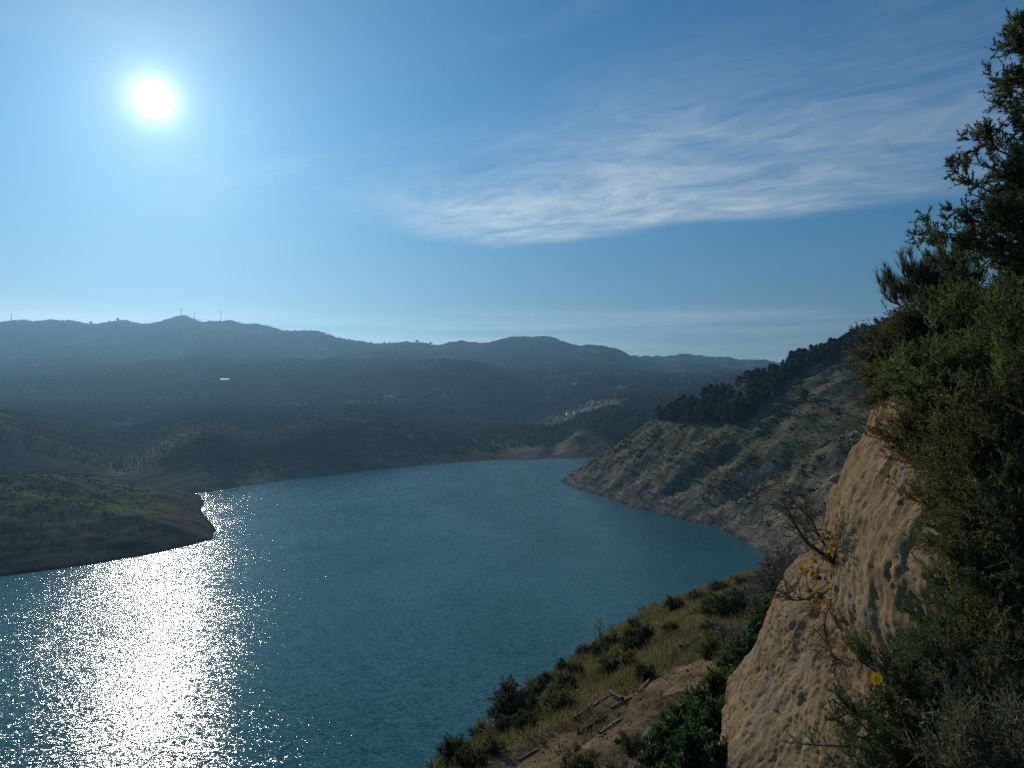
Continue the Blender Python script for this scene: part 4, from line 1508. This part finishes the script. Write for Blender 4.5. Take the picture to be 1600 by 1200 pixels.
def block(px, py):
    p = hit(h_bank, px, py, 4, 120)
    g = Geo(); g.box((0, 0, .11), (.46, .2, .22))
    o = g.build('wooden_block', M_DARKWOOD)
    o.location = [float(v) for v in p]; o.rotation_euler = (0.1, -0.35, 0.9)
    o['label'] = 'dark squared wooden block lying on the bare tan soil'; o['category'] = 'block'


block(1013, 1163)


def stone(name, label, p, s, mat, seed, group=None):
    r = np.random.default_rng(seed)
    th = np.linspace(0, 2 * math.pi, 17)[:-1]; ph = np.linspace(0.05, math.pi - .05, 9)
    T, Pp = np.meshgrid(th, ph, indexing='ij')
    X, Y, Z = np.cos(T) * np.sin(Pp), np.sin(T) * np.sin(Pp), np.cos(Pp)
    o3 = r.random(3) * 40
    n = 1 + .42 * fbm3(X * 1.3 + o3[0], Y * 1.3 + o3[1], Z * 1.3 + o3[2], seed, 3)
    V = np.stack([X * n * s[0], Y * n * s[1], Z * n * s[2]], -1)
    i = np.arange(16 * 9).reshape(16, 9); j = np.roll(i, -1, 0)
    F = np.stack([i[:, :-1], i[:, 1:], j[:, 1:], j[:, :-1]], -1).reshape(-1, 4)
    F = np.concatenate([F])
    g = Geo(); g.add(V.reshape(-1, 3), F[:, ::-1])
    g.add([[0, 0, s[2] * 1.0]] + [list(V[k, 0]) for k in range(16)], [[0, 1 + k, 1 + (k + 1) % 16] for k in range(16)])
    o = g.build(name, mat)
    o.location = [float(v) for v in p]; o.rotation_euler = (0, 0, r.random() * 6)
    o['label'] = label; o['category'] = 'stone'
    if group:
        o['group'] = group


def bank_stone(px, py, wpx, label, seed, flat=.5):
    p = hit(h_bank, px, py, 4, 120)
    w = wpx / FPX * p[1] / 2
    stone('stone', label, p + np.array([0, 0, w * .2]), (w, w * .7, w * flat), M_STONE, seed, 'pale stones on the bank')


bank_stone(904, 1081, 9, 'flat white stone in the grass right of the grey-green shrub', 1)
bank_stone(1127, 931, 12, 'largest white stone near the upper bank edge', 2, .7)
bank_stone(1096, 994, 10, 'white stone at the tip of the lower fallen branch', 3)
bank_stone(1103, 990, 7, 'smaller white stone beside the one at the branch tip', 4)
bank_stone(933, 1012, 5, 'tiny white stone on the edge between two dark shrubs', 5)
bank_stone(1066, 1050, 9, 'pale stone on the upper part of the bare soil', 6)
p = hit(h_bank, 914, 1076, 4, 120)
g = Geo(); g.tubes(np.array([[[0, 0, -.1], [.02, 0, .34]]]), np.array([[.025, .02]]), 6)
o = g.build('stake', M_POLE); o.location = [float(v) for v in p]; o['label'] = 'thin upright wooden stake in the grass beside the flat white stone'; o['category'] = 'stake'


def sprig(px, py, hpx, label, seed):
    p = bank_hit(px, py)
    h = hpx / FPX * p[1]
    t = thing('weed', label, 'weed', p, 0, 1, 'tall thin weeds on the bank edge')
    make_plant(t, (0, 0, 0), [((0, 0, h * .8), (h * .25, h * .25, h * .3))], [(0.09, 0.12, 0.04), (0.12, 0.13, 0.05)], 6, 4, 3, 5, h * .25, h * .12, (.09, .02), r0=.02, seed=seed, twig_r=.006, name=('stem', 'foliage'))


sprig(938, 1010, 48, 'tall thin green weed standing up against the water at mid bank', 601)
sprig(752, 1128, 34, 'thin yellowish weed standing up against the water at the lower bank', 602)


# ------------------------------------------------------------------ shrubs and trees over the cliff
def P_(px, py, Y):
    return at(px, py, Y)


OL = [(0.046, 0.050, 0.022), (0.056, 0.056, 0.026), (0.066, 0.058, 0.030), (0.038, 0.046, 0.022)]
BR = [(0.060, 0.048, 0.026), (0.050, 0.044, 0.023), (0.072, 0.052, 0.030), (0.046, 0.042, 0.021)]
BL = [(0.034, 0.050, 0.034), (0.042, 0.058, 0.036), (0.048, 0.054, 0.028)]

# tall juniper at the right border
t = thing('juniper_tree', 'tall dark juniper tree with ragged spiky branches at the right border', 'tree', P_(1690, 600, 7.8))
b0 = np.array(t.location)
tips = [P_(1446, 366, 7.6), P_(1462, 374, 7.2), P_(1490, 268, 7.7), P_(1492, 330, 7.4), P_(1512, 300, 7.3), P_(1534, 218, 7.6), P_(1545, 244, 7.3), P_(1568, 140, 7.6), P_(1575, 175, 7.4), P_(1580, 55, 7.7),
        P_(1592, 45, 7.5), P_(1600, 80, 7.6), P_(1500, 385, 7.5), P_(1518, 360, 7.8), P_(1550, 330, 7.2), P_(1568, 270, 7.4), P_(1596, 200, 7.3), P_(1594, 125, 7.8), P_(1540, 385, 7.3), P_(1575, 415, 7.2), P_(1605, 330, 7.0), P_(1625, 110, 7.5), P_(1635, 220, 7.4)]
make_plant(t, (0, 0, 0), [(P_(1640, 330, 7.6) - b0, (.62, .6, .9)), (P_(1640, 120, 7.7) - b0, (.32, .4, .8)), (P_(1605, 430, 7.4) - b0, (.36, .4, .35)), (P_(1610, 510, 7.0) - b0, (.6, .5, .45))],
           BL + OL[:2], 70, 9, 9, 19, .26, .15, (.038, .015), tips=np.array(tips) - b0, axis=P_(1660, 20, 7.7) - b0, tip_sub=15, r0=.045, up=.2, spread=.7, seed=1, leafmat=M_NEEDLE, lift=-.02)

# broom with upright plumes
t = thing('broom_bush', 'grey-green broom bush with upright brush-like plumes against the sky', 'bush', P_(1475, 500, 9.6))
b0 = np.array(t.location)
tips = [P_(x, y, 9.5 + .2 * math.sin(k * 2.1)) for k, (x, y) in enumerate(((1383, 466), (1392, 448), (1400, 462), (1410, 424), (1418, 440), (1428, 421), (1436, 445), (1450, 424), (1460, 440), (1470, 416), (1482, 430), (1492, 410), (1505, 408), (1516, 420), (1500, 440), (1440, 470), (1465, 465), (1525, 450)))]
make_plant(t, (0, 0, 0), [(P_(1490, 470, 9.7) - b0, (.26, .3, .16))], [(0.040, 0.050, 0.032), (0.048, 0.058, 0.036)], 6, 8, 8, 14, .24, .2, (.10, .0065), tips=np.array(tips) - b0, tip_sub=10, r0=.035, up=.5, spread=.22, seed=2, along_leaf=2.2, lift=-.03, leafmat=M_NEEDLE)

GS = 'wild shrubs overgrowing the cliff'


def cliff_shrub(label, blobs, cols, seed, nl=34, leaf=(.030, .0095), tips=None, base=None, nsub=9, ntw=10, nlf=22, ls=.36, lt=.2, **kw):
    c0, r0 = np.array(blobs[0][0]), np.array(blobs[0][1])
    b = np.array(base) if base is not None else c0 + np.array([.15, .25, -.75]) * r0
    t = thing('shrub', label, 'shrub', b, 0, 1, GS)
    b0 = np.array(t.location)
    make_plant(t, (0, 0, 0), [(np.array(c) - b0, r) for c, r in blobs], cols, nl, nsub, ntw, nlf, ls, lt, leaf, tips=None if tips is None else np.array(tips) - b0, seed=seed, r0=.035, leafmat=M_LEAF, **kw)
    return t


cliff_shrub('dark round bush under the broom on the cliff top', [(P_(1432, 528, 9.1), (.46, .45, .42)), (P_(1385, 560, 9.0), (.26, .3, .3))], [(0.034, 0.036, 0.020), (0.045, 0.042, 0.024), (0.055, 0.050, 0.028)], 3, 46, (.028, .0085), lift=.05)
cliff_shrub('brownish bush hanging over the cliff rim where the rock meets the sky', [(P_(1400, 590, 8.7), (.26, .3, .34)), (P_(1440, 600, 8.5), (.3, .3, .3))], BR, 4, 40, (.028, .009), lift=.03)
cliff_shrub('bright green leafy patch of shrub in the upper middle of the thicket', [(P_(1500, 590, 6.8), (.55, .5, .5)), (P_(1530, 515, 7.2), (.4, .4, .4)), (P_(1575, 590, 6.1), (.5, .45, .5)), (P_(1490, 640, 7.1), (.33, .35, .33))], [(0.046, 0.060, 0.022), (0.056, 0.070, 0.026), (0.06, 0.085, 0.03), (0.044, 0.048, 0.022)], 5, 80)
cliff_shrub('brown-tinged shrub draped over the top of the bare rock', [(P_(1490, 690, 6.8), (.40, .4, .40)), (P_(1525, 765, 6.1), (.38, .4, .5))], BR, 6, 50, tips=[P_(1392, 690, 7.5), P_(1405, 722, 7.4), P_(1398, 660, 7.6), P_(1425, 770, 7.2), P_(1412, 640, 7.7), P_(1436, 810, 7.1)], tip_sub=7, lift=.06)
cliff_shrub('dense olive shrub at the right border beside the bare rock', [(P_(1560, 740, 5.75), (.55, .5, .6)), (P_(1575, 650, 5.9), (.5, .5, .5)), (P_(1600, 850, 5.35), (.5, .5, .5)), (P_(1535, 690, 6.2), (.42, .4, .45))], OL, 7, 84)
cliff_shrub('dark shrub spilling down the right side of the rock face', [(P_(1575, 880, 5.75), (.38, .4, .55)), (P_(1600, 965, 5.2), (.5, .45, .5))], OL + BL[:1], 8, 60, tips=[P_(1458, 845, 6.5), P_(1475, 890, 6.4), P_(1490, 960, 6.1), P_(1480, 1012, 5.9)], tip_sub=8)
cliff_shrub('big fine-leaved shrub filling the lower right corner', [(P_(1560, 1080, 4.9), (.62, .5, .5)), (P_(1470, 1150, 4.7), (.42, .4, .36)), (P_(1600, 1180, 4.5), (.5, .5, .5)), (P_(1420, 1190, 4.7), (.28, .3, .3))], OL + BL, 9, 84, (.028, .008),
            tips=[P_(1300, 1092, 4.8), P_(1322, 1112, 4.7), P_(1340, 1150, 4.6), P_(1310, 1165, 4.7), P_(1345, 1032, 5.0), P_(1362, 1030, 5.0), P_(1380, 1042, 4.9), P_(1395, 1070, 4.8), P_(1330, 1190, 4.5), P_(1420, 1030, 5.1), P_(1450, 1050, 5.0), P_(1470, 1015, 5.2)], tip_sub=7, base=P_(1560, 1330, 4.9), nlf=26, nsub=9, ntw=10, ls=.27, lt=.16)
cliff_shrub('dry grey twiggy shrub in the bottom right corner', [(P_(1570, 1190, 4.0), (.3, .3, .2))], [(0.07, 0.066, 0.05), (0.05, 0.052, 0.036)], 10, 26, nlf=5, base=P_(1600, 1300, 4.1))


# bare crooked shrub with yellow leaves rooted in the crevice
def crevice_shrub():
    pb = P_(1338, 950, 8.75)
    t = thing('yellow_leaf_shrub', 'crooked half-bare shrub with yellow leaves growing out of the rock crevice', 'shrub', pb)
    b0 = np.array(t.location)
    main = np.array([P_(*q) for q in ((1338, 950, 8.75), (1322, 915, 8.8), (1305, 882, 8.8), (1280, 862, 8.7), (1258, 845, 8.6), (1244, 822, 8.5), (1232, 800, 8.45), (1225, 788, 8.4))]) - b0
    second = np.array([P_(*q) for q in ((1300, 876, 8.78), (1288, 850, 8.75), (1276, 832, 8.7), (1270, 815, 8.6), (1262, 806, 8.6), (1256, 800, 8.55), (1252, 796, 8.5), (1250, 792, 8.5))]) - b0
    low = np.array([P_(*q) for q in ((1318, 905, 8.9), (1300, 918, 8.7), (1284, 930, 8.6), (1262, 936, 8.55), (1245, 938, 8.5), (1232, 935, 8.5), (1228, 930, 8.5), (1226, 926, 8.5))]) - b0
    down = np.array([P_(*q) for q in ((1310, 912, 8.85), (1298, 940, 8.65), (1290, 960, 8.6), (1288, 980, 8.6), (1292, 1000, 8.6), (1298, 1015, 8.6), (1300, 1020, 8.6), (1302, 1024, 8.6))]) - b0
    right = np.array([P_(*q) for q in ((1300, 880, 8.7), (1310, 850, 8.4), (1325, 830, 8.2), (1345, 826, 8.0), (1370, 824, 7.8), (1390, 820, 7.7), (1398, 812, 7.7), (1402, 806, 7.7))]) - b0
    PLs = np.stack([main, second, low, down, right])
    g = Geo()
    rr = np.stack([np.array([.034, .031, .028, .025, .019, .013, .008, .005]), np.linspace(.02, .004, 8), np.linspace(.016, .004, 8), np.linspace(.014, .004, 8), np.linspace(.012, .003, 8)])
    g.tubes(PLs, rr, 7)
    g.build('trunk_limbs', M_BARK, t, True)
    g = Geo()
    idx = np.repeat(np.arange(5), (60, 34, 34, 30, 40))
    s, tg = along(PLs, idx, 0.2 + .8 * rng.random(len(idx)))
    P1 = arcs(s, unit(tg * .5 + rng.normal(size=s.shape) * .7), rng.uniform(.1, .34, len(idx)), 5, .1, .2)
    g.tubes(P1, np.broadcast_to(np.linspace(.006, .003, 5)[None], P1.shape[:2]), 4)
    i2 = np.repeat(np.arange(len(P1)), 4)
    s2, t2 = along(P1, i2, .2 + .8 * rng.random(len(i2)))
    P2 = arcs(s2, unit(t2 * .6 + rng.normal(size=s2.shape) * .7), rng.uniform(.05, .18, len(i2)), 4, .05, .2)
    g.tubes(P2, np.broadcast_to(np.linspace(.0035, .002, 4)[None], P2.shape[:2]), 3)
    g.build('twig', M_TWIG, t)
    # leaves: one shared outline, each leaf its own part
    ol = np.array([(0, 0), (.16, .10), (.42, .34), (.30, .52), (.50, .68), (.24, .80), (0, 1.0), (-.24, .80), (-.50, .68), (-.30, .52), (-.42, .34), (-.16, .10)])
    V = np.concatenate([[[0, .5, .12]], np.column_stack([ol, -.30 * np.abs(ol[:, 0]) ** 1.3 - .18 * ol[:, 1] ** 2])]) * .075
    F = np.array([[0, 1 + k, 1 + (k + 1) % 12] for k in range(12)])
    cols = [(0.52, 0.33, 0.03), (0.44, 0.22, 0.03), (0.40, 0.34, 0.06), (0.17, 0.19, 0.05), (0.06, 0.09, 0.035)]
    datas = [mesh_data('leaf', V, F, M_PETAL, True, np.array(c)) for c in cols]
    spots = []
    for (cx, cy, sx, sy, n, pal) in ((1269, 896, 11, 16, 20, (0, 0, 1, 1, 2)), (1272, 940, 12, 18, 16, (0, 1, 2, 2)), (1294, 850, 8, 12, 14, (2, 0, 3)), (1290, 915, 14, 24, 20, (3, 2, 4, 4)), (1308, 925, 12, 22, 22, (4, 4, 3)), (1300, 870, 6, 10, 6, (2, 3, 0))):
        for k in range(n):
            spots.append((cx + rng.normal() * sx * .8, cy + rng.normal() * sy * .8, 8.62 + rng.normal() * .08, pal[rng.integers(0, len(pal))]))
    from mathutils import Euler
    for (x, y, Y, c) in spots:
        o = bpy.data.objects.new('leaf', datas[c])
        o.location = [float(v) for v in P_(x, y, Y) - b0]
        o.rotation_euler = (rng.uniform(.6, 2.4), rng.uniform(-.8, .8), rng.uniform(-1.4, 1.4))
        k = rng.uniform(.6, 1.15)
        o.scale = (k, k, k)
        link(o, t)


crevice_shrub()


def rosette(px, py, label, n, size, group):
    p, nr = cliff_hit(px, py)
    if p is None:
        return
    t = thing('leafy_plant', label, 'plant', p, 0, 1, group)
    th = np.linspace(0, 2 * math.pi, 15)[:-1]
    rim = np.stack([np.cos(th) * .46 * (1 + .08 * np.cos(5 * th)), .5 + np.sin(th) * .5, -.06 * np.cos(2 * th)], 1)
    V = np.concatenate([[[0, .5, .05]], rim]) * size
    F = np.array([[0, 1 + k, 1 + (k + 1) % 14] for k in range(14)])
    me = [mesh_data('leaf', V, F, M_LEAF, True, np.array(c)) for c in ((0.055, 0.10, 0.045), (0.04, 0.075, 0.04), (0.09, 0.13, 0.06))]
    g = Geo()
    for k in range(n):
        d = unit(np.array(nr) * .7 + rng.normal(size=3) * .6 + np.array([0, -.2, .35]))
        L = rng.uniform(.06, .16)
        g.tubes(np.array([[[0, 0, 0], d * L * .6, d * L + np.array([0, 0, .01])]]), np.array([[.004, .003, .002]]), 5, (0.6, 0.9, 0.4))
        o = bpy.data.objects.new('leaf', me[k % 3])
        o.location = [float(v) for v in d * L]
        o.rotation_euler = (rng.uniform(.2, 1.3), rng.uniform(-.5, .5), math.atan2(d[1], d[0]) - math.pi / 2 + rng.normal() * .5)
        link(o, t)
    g.build('stem', M_BARK, t)


rosette(1436, 968, 'small plant with round green leaves rooted on the rock face', 9, .12, 'leafy plants on the rock')
rosette(1474, 914, 'small leafy plant beside the shrub on the upper rock face', 7, .10, 'leafy plants on the rock')


def flower():
    c = P_(1369, 1060, 4.35)
    root = c + np.array([.10, .12, -.34])
    t = thing('yellow_flower', 'single yellow daisy-like flower in front of the rock above the shrub', 'flower', root)
    cc = c - np.array(t.location)
    g = Geo(); g.tubes(np.array([[[0, 0, 0], [-.02, -.01, .14], cc * .8 + np.array([.01, 0, 0]), cc]]), np.array([[.004, .0035, .003, .003]]), 6, (0.5, 0.9, 0.4))
    g.build('stem', M_BARK, t)
    v = unit(np.array([0, 0, CAM_Z]) - c + np.array([-.5, 0, .9]))
    a = unit(np.cross(v, [0, 0, 1.0])); b = np.cross(a, v)
    th = np.linspace(0, 2 * math.pi, 11)[:-1]
    g = Geo()
    ring = np.array([cc + (a * math.cos(x) + b * math.sin(x)) * .009 + v * .002 for x in th])
    g.add(np.concatenate([[cc + v * .008], ring]), [[0, 1 + k, 1 + (k + 1) % 10] for k in range(10)], (0.60, 0.30, 0.02))
    g.build('flower_centre', M_PETAL, t, True)
    for k in range(18):
        x = k / 18 * 2 * math.pi + rng.normal() * .05
        d = a * math.cos(x) + b * math.sin(x); w = -a * math.sin(x) + b * math.cos(x)
        L = .031 * rng.uniform(.9, 1.1)
        o0 = cc + d * .006 + v * (.0015 * (k % 2))
        g = Geo()
        g.add([o0 - w * .002, o0 + w * .002, o0 + d * L * .6 + w * .0048 + v * .003, o0 + d * L + w * .0025, o0 + d * L - w * .0025, o0 + d * L * .6 - w * .0048 + v * .003],
              [[0, 1, 2, 5], [5, 2, 3, 4]], (0.78, 0.46, 0.02))
        g.build('petal', M_PETAL, t)
    for k in range(5):
        g = Geo()
        s = cc * rng.uniform(.1, .5); d = unit(rng.normal(size=3) + np.array([0, -.3, .3]))
        g.leaves(s[None], d[None], .07, .014, np.array([0.05, 0.08, 0.04]), True)
        g.build('leaf', M_LEAF, t)


flower()
p = P_(1311, 748, 9.05)
stone('rock', 'dark brown stone jutting from the left rim of the sandstone cliff', p, (.10, .10, .06), M_ROCK, 9)
# ------------------------------------------------------------------ air
def build_haze():
    gq = Geo()
    gq.box((0, 2700, 230), (13200, 8200, 520))
    m = bpy.data.materials.new('air')
    m.use_nodes = True
    t = NT(m.node_tree)
    t.n.clear()
    o = t.new('ShaderNodeOutputMaterial')
    v = t.new('ShaderNodeVolumePrincipled')
    v.inputs['Color'].default_value = (0.34, 0.66, 1.0, 1)
    v.inputs['Density'].default_value = HAZE
    v.inputs['Anisotropy'].default_value = 0.6
    t.l.new(v.outputs[0], o.inputs['Volume'])
    gq.build('haze', m, None, kind='stuff')


HAZE = 0.000135
build_haze()
